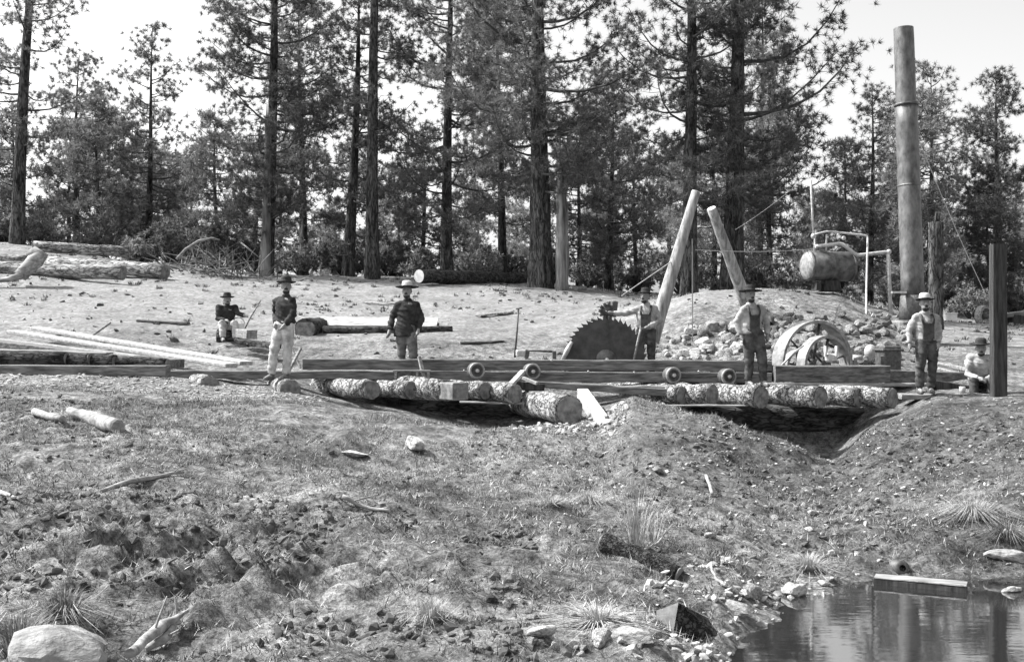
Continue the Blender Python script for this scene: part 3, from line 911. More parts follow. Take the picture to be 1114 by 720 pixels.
timber(P(99, 366, 24.5), P(120, 351, 25.0), .05, .05, 'short thin stick leaning on the long pale boards', 'timber_pale', name='stick', cat='stick', n=2, wob=0)
timber(P(315, 402, 20.6), P(327, 379, 20.9), .06, .05, 'pale stake leaning beside the man in the dark sweater', 'timber_pale', name='stake', cat='stake', n=2, wob=0)
timber(P(317, 378, 21.0), P(327, 400, 20.8), .04, .04, 'thin stake crossing the pale leaning stake', 'timber_pale', name='stake', cat='stake', n=2, wob=0)

# ------------------------------------------------------------------ the saw carriage on its track
car = empty('saw_carriage', P(560, 415, 20.1), 'long heavy timber saw carriage with four iron rollers on its side', 'saw carriage')
mb = MB(); mb.beam(P(331, 396, 20.35), P(838, 398, 20.2), .3, .2, .012, .012, 26, seed=11); mb.build('upper_beam', M['timber'], car)
mb = MB(); mb.beam(P(452, 408.5, 20.2), P(838, 411, 20.12), .26, .19, .012, .012, 22, seed=12); mb.build('lower_beam', M['timber'], car)
for (u, v) in ((517.5, 403), (578, 404), (730.5, 408), (790.5, 409.5)):
    c = P(u, v, 19.86)
    Mx = Matrix.Translation(c) @ Matrix.Rotation(R(18), 4, 'Z') @ Matrix.Rotation(R(90), 4, 'X')
    mb = MB(); mb.lathe([(.0, -.1), (.13, -.1), (.145, -.08), (.145, .06), (.125, .1), (.1, .105), (.09, .07), (.05, .07), (.05, .1), (.0, .1)], 20, Mx)
    ro = mb.build('roller', M['iron'], car)
    mb = MB(); mb.lathe([(.112, .104), (.12, .112), (.14, .11), (.149, .095), (.149, .07)], 24, Mx); mb.build('rim', M['rim'], ro)
    mb = MB(); mb.lathe([(.0, .13), (.035, .125), (.035, .09)], 10, Mx); mb.build('axle_end', M['iron_lt'], ro)
mb = MB(); mb.box(P(543, 404, 19.98), (.12, .02, .035)); mb.build('iron_plate', M['iron_lt'], car)
for (u, v) in ((505, 403), (600, 392), (640, 404), (690, 405), (760, 404)):
    mb = MB(); mb.lathe([(0, .03), (.02, .03), (.02, 0)], 8, Matrix.Translation(P(u, v, 20.0)) @ Matrix.Rotation(R(90), 4, 'X')); mb.build('bolt', M['iron_lt'], car)

lev = empty('lever_bracket', P(575, 425, 19.5), 'dark iron lever bracket propped under the second roller', 'bracket')
mb = MB(); mb.beam(P(556, 418, 19.35), P(569, 404, 19.75), .1, .06, .004); mb.build('arm', M['iron_lt'], lev)
mb = MB(); mb.beam(P(560, 419, 19.5), P(592, 422, 19.55), .12, .15, .01); mb.build('foot_block', M['timber_dark'], lev)
mb = MB(); mb.beam(P(569, 411, 19.5), P(584, 417, 19.4), .1, .05, .004); mb.build('brace', M['iron_lt'], lev)
timber(P(578, 417.5, 19.75), P(734, 427, 19.6), .3, .12, 'wide plank under the carriage running toward the third roller', 'timber', name='plank', cat='plank', seed=17, n=8)
timber(P(640, 421, 19.65), P(735, 422, 19.62), .14, .07, 'narrow pale lath lying on the wide plank under the carriage', 'timber_pale', name='lath', cat='lath', seed=18, n=5)
# track and heavy bearing block on the right
timber(P(838.6, 406.5, 20.15), P(962, 406.5, 20.4), .5, .3, 'heavy dark bearing beam in front of the pulley wheels', 'timber', name='bearing_beam', cat='beam', seed=19, n=8, wob=.01)
timber(P(828, 418.3, 19.85), P(1014, 418.5, 20.3), .22, .06, 'thin track rail under the heavy bearing beam', 'timber_pale', name='track_rail', cat='rail', seed=20, n=8, wob=.005)
timber(P(500, 437.5, 19.35), P(577, 438.5, 19.4), .2, .035, 'pale thin plank lying along the lip of the left pit', 'timber_pale', name='plank', cat='plank', seed=21, n=5, wob=.006)
timber(P(690, 441, 18.9), P(826, 441, 19.1), .12, .03, 'pale thin strip on the lip of the right pit', 'timber_pale', name='plank', cat='plank', seed=22, n=5, wob=.006)
timber(P(978, 431, 19.6), P(1150, 434, 19.4), .35, .1, 'broad bleached plank the straw-hatted man stands on', 'timber_pale', name='plank', cat='plank', seed=23, n=8, wob=.01)
timber(P(958, 410, 20.8), P(1062, 413, 21.2), .3, .26, 'grey timber lying behind the straw-hatted man', 'timber', seed=24, n=6)
timber(P(1010, 417, 20.5), P(1075, 427, 20.3), .2, .15, 'dark skid timber beside the seated man', 'timber_dark', seed=25, n=4)
timber(P(1010, 393, 22.5), P(1062, 404, 21.5), .1, .06, 'pale pole resting behind the straw-hatted man', 'timber_pale', name='pole', cat='pole', seed=26, n=3)
timber(P(1010, 399, 22.2), P(1056, 409, 21.4), .1, .06, 'lower pale pole resting behind the straw-hatted man', 'timber_pale', name='pole', cat='pole', seed=27, n=3)

# ------------------------------------------------------------------ circular saw
SC = P(659, 391, 21.6); SR = .84
saw = empty('circular_saw', SC - Vector((0, 0, SR)), 'huge toothed circular saw blade standing upright behind the carriage', 'saw')
nT = 46; th = .008
vs, fs = [], []
ring = []
for k in range(nT):
    a0 = 2 * math.pi * k / nT
    da = 2 * math.pi / nT
    for (fa, rr_) in ((.0, SR * .935), (.12, SR * .93), (.3, SR * .95), (.75, SR * .985), (.93, SR * 1.03), (.98, SR * 1.0)):
        ring.append((a0 + fa * da, rr_))
m_ = len(ring)
for s in (-1, 1):
    for (a, r_) in ring: vs.append((r_ * math.cos(a), s * th, r_ * math.sin(a)))
    for (a, r_) in ring: vs.append((SR * .3 * math.cos(a), s * (th + .004), SR * .3 * math.sin(a)))
for i in range(m_):
    j = (i + 1) % m_
    fs += [(i, j, m_ + j, m_ + i), (2 * m_ + j, 2 * m_ + i, 3 * m_ + i, 3 * m_ + j), (j, i, 2 * m_ + i, 2 * m_ + j)]
fs.append(tuple(m_ + i for i in range(m_))); fs.append(tuple(3 * m_ + i for i in range(m_ - 1, -1, -1)))
mb = MB(); mb.add(vs, fs, False, Matrix.Translation(SC) @ Matrix.Rotation(R(8), 4, 'Z')); mb.build('blade', M['steel'], saw)
Mx = Matrix.Translation(SC) @ Matrix.Rotation(R(8), 4, 'Z') @ Matrix.Rotation(R(90), 4, 'X')
mb = MB(); mb.lathe([(0, .07), (.06, .07), (.07, .05), (.19, .035), (.2, .015), (.2, .0)], 24, Mx); mb.build('collar', M['tank'], saw)
mb = MB(); mb.lathe([(0, .16), (.035, .155), (.04, .07)], 12, Mx); mb.build('arbor_nut', M['iron_lt'], saw)
for (uu, r_, lab) in ((619, .05, 0),):
    mb = MB(); mb.tube([P(612, 392, 21.4), P(617, 381, 21.4), P(622, 372, 21.45)], [.04, .05, .035], 8); tag(mb.build('saw_guide', M['iron_lt']), 'small bright saw guide at the left edge of the saw blade', 'saw guide')
# dark gear block behind the saw's top
gb = empty('gear_block', P(663, 348, 22.6), 'dark lump of machinery with a gear showing above the saw blade', 'gear')
mb = MB()
for k in range(10):
    a = 2 * math.pi * k / 10
    mb.box(P(660, 338, 22.7) + Vector((math.cos(a) * .14, 0, math.sin(a) * .14)), (.06, .16, .06), (0, -a, 0), .008)
mb.lathe([(0, .06), (.14, .06), (.14, -.06), (0, -.06)], 18, Matrix.Translation(P(660, 338, 22.7)) @ Matrix.Rotation(R(90), 4, 'X')); mb.build('gear', M['iron'], gb)
mb = MB(); mb.box(P(667.5, 336, 22.9), (.13, .2, .34), (.05, .12, .1), .02); mb.build('housing', M['iron'], gb)
mb = MB(); mb.box(P(661, 385, 22.9), (.16, .16, 1.7), (0, 0, .1), .02); mb.build('stand_post', M['timber_dark'], gb)

# log dogs and set works left of the saw
sw = empty('set_works', P(570, 389, 20.7), 'iron set works with an upright rod on the carriage left of the saw', 'set works')
mb = MB(); mb.tube([P(560, 389, 20.6), P(562.5, 360, 20.6), P(564, 336, 20.6)], [.02, .018, .016], 7); mb.tube([P(561, 336, 20.6), P(568, 335, 20.6)], .014, 6); mb.build('rod', M['iron'], sw)
mb = MB(); mb.box(P(567, 384, 20.55), (.2, .2, .12), (0, 0, .1), .015); mb.build('block', M['iron_lt'], sw)
mb = MB(); mb.box(P(573, 385, 20.5), (.09, .22, .16), (0, .2, 0), .015); mb.build('jaw', M['iron'], sw)
mb = MB(); mb.tube([P(573, 381, 20.6), P(602, 382.5, 20.6)], .02, 8); mb.build('shaft', M['iron'], sw)
mb = MB(); mb.box(P(603, 386, 20.6), (.07, .12, .15), bev=.01); mb.build('bearing', M['iron'], sw)
sw2 = empty('dog_frame', P(455, 413, 19.9), 'small pale wooden frame on the carriage below the man in the dark coat', 'frame')
mb = MB(); mb.beam(P(456, 388, 20.05), P(462, 414, 19.85), .06, .05, .004); mb.build('stick', M['timber_pale'], sw2)
for (u, ) in ((431,), (454,), (466,)):
    mb = MB(); mb.box(P(u, 408, 19.9), (.045, .08, .19), bev=.006); mb.build('upright', M['timber_pale'], sw2)
mb = MB(); mb.box(P(448, 403.2, 19.88), (.68, .06, .03), bev=.004); mb.build('top_bar', M['timber_pale'], sw2)
mb = MB(); mb.box(P(440, 408, 19.93), (.26, .1, .15), (0, 0, 0), .015); mb.build('iron_block', M['iron'], sw2)

# ------------------------------------------------------------------ pulley wheels
def pulley(c, Ro, width, yaw, label, spokes=6, thick=.055):
    root = empty('belt_pulley', c - Vector((0, 0, Ro)), label, 'pulley wheel')
    Mx = Matrix.Translation(c) @ Matrix.Rotation(yaw, 4, 'Z') @ Matrix.Rotation(R(90), 4, 'X')
    w = width / 2
    mb = MB(); mb.lathe([(Ro - thick, w), (Ro, w), (Ro, -w), (Ro - thick, -w), (Ro - thick, w)], 56, Mx, False); mb.build('rim', M['rim'], root)
    mb = MB(); mb.lathe([(0, .12), (.06, .12), (.1, .1), (.1, -.1), (.06, -.12), (0, -.12)], 20, Mx); mb.build('hub', M['iron'], root)
    for k in range(spokes):
        a = 2 * math.pi * (k + .3) / spokes
        mb = MB(); mb.tube([Mx @ Vector((math.cos(a) * .08, math.sin(a) * .08, 0)), Mx @ Vector((math.cos(a) * (Ro - .02), math.sin(a) * (Ro - .02), 0))], [.035, .028], 7, flat=(1, .6))
        mb.build('spoke', M['iron'], root)
    return root


pulley(P(884, 396, 22.4), .89, .36, R(24), 'large pale-rimmed belt pulley rising behind the bearing beam')
pulley(P(896, 396, 21.5), .56, .26, R(24), 'smaller belt pulley nested in front of the large one')
pulley(P(868, 398, 22.9), .34, .16, R(24), 'smallest belt pulley seen through the spokes of the large one', 5)
bb = empty('bearing_box', P(904, 397, 20.4), 'pale iron bearing box sitting on the bearing beam', 'bearing box')
mb = MB(); mb.box(P(904, 389, 20.5), (.2, .18, .16), bev=.03); mb.build('body', M['iron_lt'], bb)
for u in (898, 910):
    mb = MB(); mb.lathe([(0, .2), (.03, .2), (.03, 0)], 8, Matrix.Translation(P(u, 388, 20.42))); mb.build('stud', M['iron_lt'], bb)
mb = MB(); mb.tube([P(848, 400, 20.9), P(862, 385, 21.0), P(874, 376, 21.1)], [.02, .02, .02], 7); tag(mb.build('shift_lever', M['iron_lt']), 'bright shifting lever slanting up in front of the small pulley', 'lever')
eb = empty('engine_box', P(965, 404, 21.4), 'dark iron firebox right of the pulley wheels', 'firebox')
mb = MB(); mb.box(P(966, 390, 21.5), (.36, .4, .5), (0, 0, .15), .02); mb.build('body', M['iron'], eb)
mb = MB(); mb.box(P(966, 380.5, 21.5), (.44, .46, .04), (0, 0, .15), .01); mb.build('lid', M['iron'], eb)
mb = MB(); mb.box(P(963, 393, 21.27), (.2, .02, .2), (0, 0, .15), .006); mb.build('door', M['iron'], eb)
mb = MB(); mb.ball(P(947, 383, 22), (.13, .13, .16), 12, 8); mb.tube([P(938, 389, 22), P(928, 389, 22)], .05, 8); tag(mb.build('valve_body', M['iron_lt']), 'pale rounded valve body left of the dark firebox', 'valve')

# ------------------------------------------------------------------ A-frame poles
log(P(709, 372, 22.6), P(757, 209, 22.9), .155, .095, 'long peeled pole leaning right, left leg of the hoist', 'pole', 'cut_pale', seed=61, name='hoist_pole', cat='pole', n=12, wob=.02)
log(P(812, 330, 27), P(774, 227, 26), .16, .11, 'peeled pole leaning left behind the man in the wide black hat', 'pole', 'cut_pale', seed=62, name='hoist_pole', cat='pole', n=10, wob=.02)


def wire(pts, r, label, name='wire', m='wire', sag=0.0, cat='wire'):
    a, b = Vector(pts[0]), Vector(pts[-1])
    q = [a.lerp(b, i / 12) - Vector((0, 0, sag * 4 * (i / 12) * (1 - i / 12))) for i in range(13)] if len(pts) == 2 else pts
    mb = MB(); mb.tube(q, r, 6)
    return tag(mb.build(name, M[m]), label, cat)


wire([P(753, 260, 22.8), P(753.5, 372, 22.6)], .011, 'thin rope hanging straight down between the two leaning poles', 'rope')
wire([P(757, 272, 22.8), P(884, 271, 29.5)], .009, 'taut cable running level from the hoist pole to the boiler', sag=.05)
wire([P(676, 322, 21.8), P(737, 280, 22.8)], .01, 'thin guy wire rising from the saw to the long peeled pole', sag=.0)
wire([P(986, 116, 27.3), P(1077, 330, 27.5)], .009, 'guy wire running down from the smokestack toward the squared post', sag=.15)
wire([P(800, 250, 31), P(862, 205, 34)], .006, 'slanting wire in the branches above the boiler', sag=.05)

# ------------------------------------------------------------------ boiler tank, pipes, smokestack
tk = empty('boiler_tank', P(903, 312, 29.2), 'horizontal riveted boiler tank raised on the bank', 'boiler')
mid = P(901, 289.5, 29.2); ax_ = Vector((1, .25, 0)).normalized()
Mx = Matrix.Translation(mid) @ Vector((0, 0, 1)).rotation_difference(ax_).to_matrix().to_4x4()
mb = MB(); mb.lathe([(.36, -.64), (.395, -.62), (.395, .62), (.36, .64)], 30, Mx); mb.build('shell', M['tank'], tk)
for e in (-1, 1):
    mb = MB(); mb.lathe([(0, .72 * e), (.2, .7 * e), (.32, .665 * e), (.372, .62 * e)], 30, Mx); mb.build('head', M['rim'], tk)
for q in (-.6, 0, .6):
    mb = MB(); mb.lathe([(.396, q - .03), (.402, q - .03), (.402, q + .03), (.396, q + .03)], 30, Mx); mb.build('rivet_band', M['tank'], tk)
mb = MB(); mb.box(P(903, 311, 29.2), (.5, .5, .3), bev=.02, taper=.8); mb.box(P(888, 312, 29.0), (.12, .5, .2)); mb.build('cradle', M['timber_dark'], tk)
pp = empty('steam_piping', P(920, 320, 29), 'pale steam pipes bending over the boiler tank and down to the rocks', 'pipes')


def ppipe(pts, r, name, m='pipe'):
    mb = MB(); q = []
    pts = [Vector(p) for p in pts]
    for i, p in enumerate(pts):
        if 0 < i < len(pts) - 1:
            a = p + (pts[i - 1] - p).normalized() * min(.09, (pts[i - 1] - p).length * .4); b_ = p + (pts[i + 1] - p).normalized() * min(.09, (pts[i + 1] - p).length * .4)
            q += [a, p.lerp((a + b_) / 2, .4), b_]
        else: q.append(p)
    mb.tube(q, r, 10); return mb.build(name, M[m], pp)


ppipe([P(887, 268, 29), P(916, 265, 29), P(932, 278, 29), P(966, 274, 29), P(969.5, 352, 28.6)], .05, 'main_pipe')
ppipe([P(886, 279, 29.1), P(887, 250, 29.1)], .03, 'riser_pipe')
ppipe([P(884, 256, 29), P(900, 251.5, 29), P(944, 256.5, 28.9), P(942.5, 320, 28.2), P(942, 384, 26)], .028, 'thin_pipe')
ppipe([P(899, 274, 29), P(899, 255, 29)], .025, 'short_pipe')
ppipe([P(885, 257, 29.1), P(883.5, 225, 29.1), P(882, 196, 29.1)], .03, 'vent_rod')
mb = MB(); mb.ball(P(885, 257, 29.0), .075, 12, 8); mb.ball(P(918, 259, 29.0), .06, 10, 7); mb.build('valve', M['iron_lt'], pp)
mb = MB(); mb.ball(P(967, 274, 29), .07, 10, 7); mb.build('elbow', M['pipe'], pp)

st = empty('smokestack', P(993, 350, 27), 'tall grey sheet-iron smokestack with a seam ring and soot-dark base', 'smokestack')
a, b2 = P(993, 322, 27.0), P(983, 31, 27.2)
j = a.lerp(b2, .712)
mb = MB(); mb.tube([a.lerp(j, i / 10) for i in range(11)], [.275 - .012 * i / 10 for i in range(11)], 26, True, .012, 4); mb.build('lower_pipe', M['stack'], st)
mb = MB(); mb.tube([j.lerp(b2, i / 7) for i in range(8)], [.245 - .006 * i / 7 for i in range(8)], 26, False, .015, 5)
mb.tube([b2, b2 - Vector((0, 0, .6))], [.23, .23], 26, False); mb.build('upper_pipe', M['stack'], st)
dd = (b2 - a).normalized()
for q in (2.7,):
    c = a + dd * q; r_ = .275 - .0022 * q if q < 5 else .243
    mb = MB(); mb.tube([c, c + dd * .05], [r_ + .002, r_ + .002], 26)
    for k in range(22):
        t_ = 2 * math.pi * k / 22
        mb.ball(c + dd * .035 + Vector((math.cos(t_), math.sin(t_), 0)) * (r_ + .001), .009, 6, 4)
    mb.build('plate_lap', M['stack'], st)
mb = MB(); mb.tube([j - dd * .03, j + dd * .03], [.285, .285], 26); mb.build('seam_ring', M['iron'], st)
mb = MB(); mb.tube([P(994, 350, 27), P(993.5, 335, 27), P(993, 321, 27)], [.36, .33, .29], 22); mb.build('base_cone', M['iron'], st)
mb = MB(); mb.box(P(978, 318, 26.8), (.35, .1, .05)); mb.build('bracket', M['iron_lt'], st)
sb = MB(); sb.box(P(986, 366, 27), (.95, 1.0, .8), (0, 0, .2), .06, .8); tag(sb.build('furnace_wall', M['rubble']), 'low earthen furnace wall under the smokestack', 'furnace wall')

# squared post in front at the right
mb = MB(); mb.beam(P(1086.5, 448, 18.6), P(1085.5, 266, 18.7), .23, .2, .012, .008, 8, roll=.2, seed=3)
po = mb.build('squared_post', M['timber_dark']); tag(po, 'dark squared wooden post standing beside the seated man at right', 'post')
mb = MB(); mb.beam(P(1085.5, 265.9, 18.7), P(1085.5, 263.4, 18.7), .21, .18, .004, roll=.2); mb.build('top_end', M['cut_pale'], po)

# wagon and white box at far right
wg = empty('log_wagon', GP(1085, 36), 'low wooden wagon with a spoked wheel behind the squared post', 'wagon')
c = P(1070, 344, 36)
Mx = Matrix.Translation(c) @ Matrix.Rotation(R(35), 4, 'Z') @ Matrix.Rotation(R(90), 4, 'X')
mb = MB(); mb.lathe([(.26, .1), (.36, .1), (.36, -.1), (.26, -.1), (.26, .1)], 26, Mx, False); wl = mb.build('wheel', M['timber_pale'], wg)
mb = MB(); mb.lathe([(0, .12), (.1, .12), (.1, -.12), (0, -.12)], 12, Mx); mb.build('hub', M['iron'], wl)
mb = MB(); mb.beam(P(1076, 345, 36.3), P(1150, 337, 36.3), .5, .16, .02, .01, 4); mb.build('bed', M['timber'], wg)
mb = MB(); mb.box(P(1108, 350, 36.3), (.6, .5, .5), (0, 0, .1), .03); mb.build('bolster', M['timber_dark'], wg)
bx = empty('white_box', P(1033, 351, 38), 'small white wooden box at the edge of the wood right of the smokestack', 'box')
mb = MB(); mb.box(P(1033, 345.3, 38), (.42, .3, .26), (0, 0, .1), .01); mb.build('box_body', M['white'], bx)
mb = MB(); mb.box(P(1033, 341, 38), (.46, .34, .03), (0, 0, .1), .004); mb.build('lid', M['white'], bx)

# ------------------------------------------------------------------ rocks
_bm = bmesh.new(); bmesh.ops.create_icosphere(_bm, subdivisions=3, radius=1)
ICO_V = np.array([v.co[:] for v in _bm.verts]); ICO_F = [[v.index for v in f.verts] for f in _bm.faces]; _bm.free()


_bm = bmesh.new(); bmesh.ops.create_icosphere(_bm, subdivisions=1, radius=1)
ICO1_V = np.array([v.co[:] for v in _bm.verts]); ICO1_F = np.array([[v.index for v in f.verts] for f in _bm.faces]); _bm.free()


def rock_mesh(seed, planes=16, flat=.75, rough=.1):
    r_ = np.random.default_rng(seed)
    v = ICO_V * r_.uniform(.8, 1.2, 3)
    for k in range(planes):
        n = r_.normal(size=3); n /= np.linalg.norm(n); d = r_.uniform(.45, .8)
        ov = np.maximum(v @ n - d, 0)
        v = v - ov[:, None] * n * .95
    v = v + rough * (fbm(v[:, 0] * 3 + seed, v[:, 1] * 3 + v[:, 2] * 2.3, 3))[:, None] * ICO_V
    v[:, 2] *= flat
    return v


rock_me = []
for k in range(10):
    v = rock_mesh(200 + k)
    me = tri_mesh('stone', v, np.array(ICO_F), M['rock'], 3, False)
    me.polygons.foreach_set('use_smooth', np.ones(len(ICO_F), bool)); 
    try: me.set_sharp_from_angle(angle=R(32))
    except Exception: pass
    rock_me.append(me)


rubble_me = []
for me in rock_me:
    q = me.copy(); q.materials.clear(); q.materials.append(M['rubble']); rubble_me.append(q)


def stone(loc, s, label, group=None, name='stone', k=None, cat='stone', dark=False):
    o = bpy.data.objects.new(name, (rubble_me if dark else rock_me)[int(rs.integers(0, 10)) if k is None else k])
    o.location = loc
    o.rotation_euler = (rs.uniform(-.4, .4), rs.uniform(-.4, .4), rs.uniform(0, 6.28))
    o.scale = s if hasattr(s, '__len__') else (s, s, s)
    COL.objects.link(o)
    return tag(o, label, cat, group)


def hit(u, v, Y0=9.0):
    """Where the photograph's pixel (u, v) meets the ground, marching out from the camera."""
    yy = np.arange(max(4.0, Y0 * .55), 46, .04)
    xx = (u - 557) / F * yy
    d = (EYE + (360 - v) / F * yy) - gz(xx, yy)
    k = np.argmax(d < 0) if (d < 0).any() else len(yy) - 1
    return Vector((xx[k], yy[k], gz(xx[k], yy[k])))


# pile of stones behind the carriage: left pale heap and the darker wall round the boiler
for i in range(96):
    u = rs.uniform(722, 812); v = rs.uniform(352, 396)
    if v < 365 and u < 745: continue
    p = hit(u, v + 3, 25) + Vector((0, 0, rs.uniform(0, .1)))
    stone(p, .07 + .17 * rs.random() ** 1.6, 'pale rough stone in the heap behind the carriage, left of the pulley wheels', 'pale stones heaped left of the pulley wheels')
for i in range(170):
    u = rs.uniform(818, 1000); v = rs.uniform(342, 396)
    p = hit(u, v + 3, 25) + Vector((0, 0, rs.uniform(0, .1)))
    stone(p, rs.uniform(.08, .2), 'rough stone in the rubble slope below the boiler, behind the pulley wheels', 'stones in the rubble below the boiler', dark=True)
# stones on the creek bank
for i in range(70):
    t_ = rs.random()
    if i < 34: u, v = rs.uniform(560, 805), rs.uniform(672, 719)
    elif i < 48: u, v = rs.uniform(795, 880), rs.uniform(640, 690)
    elif i < 60: u, v = rs.uniform(860, 960), rs.uniform(545, 610)
    else: u, v = rs.uniform(640, 1000), rs.uniform(500, 600)
    p = hit(u, v, 7); x, Yd = p.x, p.y
    if 705 < u < 795 and 640 < v < 702: continue
    s = .022 + .085 * rs.random() ** 2.5 if i < 48 else rs.uniform(.02, .06)
    stone((x, Yd, max(gz(x, Yd), WATER_Z - .03) + s * .25), s, ['pale stone on the creek edge below the stump', 'small stone on the shore where water meets bank', 'small stone on the slope above the pond', 'small pale stone on the spoil mound'][0 if i < 34 else 1 if i < 48 else 2 if i < 60 else 3],
          ['creek edge stones', 'shore stones', 'slope stones', 'mound stones'][0 if i < 34 else 1 if i < 48 else 2 if i < 60 else 3])
p = hit(452, 489, 14); stone(p + Vector((0, 0, .08)), (.23, .2, .17), 'large pale stone alone on the bare slope below the left pit', k=2)
p = hit(384, 494, 14); stone(p, (.2, .16, .07), 'flat dark stone left of the large pale stone on the slope', k=4)
p = hit(864, 650, 9); stone(p + Vector((0, 0, .06)), (.14, .12, .1), 'pale pointed stone at the water edge left of the floating plank', k=5)
p = hit(800, 668, 8.3); stone(p + Vector((0, 0, .04)), (.09, .18, .08), 'long bright stone slab slanting at the water edge', k=3)
p = hit(686, 697, 7.6); stone(p + Vector((0, 0, .03)), (.25, .12, .1), 'long low pale stone just below the cut stump', k=6)
p = hit(590, 695, 7.6); stone(p + Vector((0, 0, .03)), (.11, .09, .07), 'whitish stone left of the long low one below the stump', k=7)
p = hit(553, 662, 8.2); stone(p + Vector((0, 0, .03)), (.06, .05, .06), 'small white stone right of the pale grass tuft', k=8)
p = hit(716, 515, 12.8); stone(p + Vector((0, 0, .03)), (.17, .1, .1), 'grey stone at the foot of the spoil mound', k=1)
p = hit(1098, 607, 9.8); stone(p + Vector((0, 0, .03)), (.25, .15, .1), 'wide pale rock under the bank at the right edge', k=2)
# boulder at the lower left corner
bo = MB()
bv = rock_mesh(321, 12, .85, .1)
me = tri_mesh('boulder', bv, np.array(ICO_F), M['rock_big'], 3, True)
try: me.set_sharp_from_angle(angle=R(35))
except Exception: pass
o = link_mesh('boulder', me, None, hit(68, 722, 6) + Vector((0, -.02, .02))); o.scale = (.36, .3, .2); o.rotation_euler = (.1, .05, .5)
tag(o, 'big smooth boulder in the lower left corner', 'boulder')

# ------------------------------------------------------------------ wood lying about
def branch(pts, rad, label, m='drift', name='branch', cat='branch', seed=0, twigs=0):
    mb = MB(); rr = random.Random(seed)
    pts = [Vector(p) for p in pts]
    q, rd = [], []
    n = 4
    for i in range(len(pts) - 1):
        for k in range(n):
            q.append(pts[i].lerp(pts[i + 1], k / n) + Vector((rr.uniform(-.01, .01), 0, rr.uniform(-.01, .01)))); rd.append(rad[i] + (rad[i + 1] - rad[i]) * k / n)
    q.append(pts[-1]); rd.append(rad[-1])
    mb.tube(q, rd, 9, True, .12, seed)
    for k in range(twigs):
        s = q[rr.randint(2, len(q) - 2)]; d = Vector((rr.uniform(-1, 1), rr.uniform(-1, 1), rr.uniform(0, .8))).normalized()
        mb.tube([s, s + d * rr.uniform(.1, .3)], [rd[0] * .4, .004], 5, False)
    return tag(mb.build(name, M[m]), label, cat)


up = Vector((0, 0, 1))
branch([hit(75, 454, 15) + up * .08, hit(105, 462, 15) + up * .06, hit(129, 470, 15) + up * .06], [.05, .1, .085], 'chunky bleached log butt on the upper left slope', name='driftwood', cat='driftwood', seed=2)
branch([hit(38, 452, 15) + up * .05, hit(68, 461, 15) + up * .05], [.05, .045], 'short bleached stick left of the chunky log butt', name='driftwood', cat='driftwood', seed=3)
branch([hit(108, 537, 11) + up * .02, hit(150, 529, 11) + up * .06, hit(200, 518, 11) + up * .04], [.02, .03, .014], 'thin crooked branch across the left slope', seed=4, twigs=4)
branch([hit(372, 545, 11) + up * .03, hit(395, 556, 11) + up * .03, hit(424, 559, 11) + up * .03], [.025, .02, .012], 'small curved pale stick on the middle slope', seed=5, twigs=1)
branch([hit(140, 722, 6) + up * .04, hit(175, 700, 6.5) + up * .08, hit(204, 674, 7) + up * .05], [.028, .036, .01], 'weathered forked branch right of the corner boulder', seed=6, twigs=2)
branch([hit(0, 538, 10.5) + up * .03, hit(22, 549, 10.5) + up * .03], [.025, .015], 'pale root poking in at the left edge', seed=7)
branch([hit(700, 604, 9.8) + up * .02, hit(718, 597, 9.8) + up * .08, hit(732, 588, 10) + up * .14], [.012, .01, .006], 'forked pale twig behind the sunken log', seed=8, twigs=2)
branch([hit(774, 622, 9.2) + up * .06, hit(778, 634, 9.2) + up * .03, hit(790, 641, 9) + up * .03], [.008, .012, .012], 'curved white twig standing near the shore', seed=9)
branch([hit(768, 528, 12.5) + up * .1, hit(775, 541, 12) + up * .03], [.02, .02], 'short white stick at the foot of the spoil mound', seed=10)
log(hit(657, 600, 9.8) + up * .07, hit(738, 632, 9) + up * .0, .085, .07, 'dark half-buried log slanting down to the shore beside the reeds', 'bark_wet_shaded', 'cut', seed=71, n=8, wob=.04)
branch([hit(625, 316, 38) + up * .05, hit(637, 315, 38) + up * .05], [.09, .07], 'pale chunk of wood at the foot of the broken snag', name='driftwood', cat='driftwood', seed=12)

# cut stump wedge by the water
stp = empty('cut_stump', hit(745, 690, 8), 'wedge-shaped cut stump by the water, lit face painted pale, shaded side dark', 'stump')
c0 = hit(742, 690, 8)
def sp(u, v, dy): return P(u, v, c0.y + dy)
vs = [sp(714, 664, .05), sp(732, 652, .15), sp(738, 655, -.02), sp(752, 664, .25), sp(714, 678, .05), sp(731, 696, -.08), sp(786, 696, .02), sp(770, 672, .12), sp(745, 700, .3)]
mb = MB(); mb.add([vs[0], vs[2], vs[5], vs[4]], [(0, 1, 2, 3)]); mb.build('lit_face', M['cut'], stp)  # sunlight on this face put into a paler colour
mb = MB(); mb.add([vs[2], vs[7], vs[6], vs[5], vs[3], vs[1], vs[0], vs[4], vs[8]], [(0, 1, 2, 3), (0, 4, 1), (0, 5, 4), (0, 6, 5), (6, 7, 8, 5), (7, 3, 8), (3, 2, 8), (5, 8, 4), (4, 8, 2, 1)]); mb.build('shaded_bark', M['bark_wet_shaded'], stp)  # shade on this side put into the dark bark colour

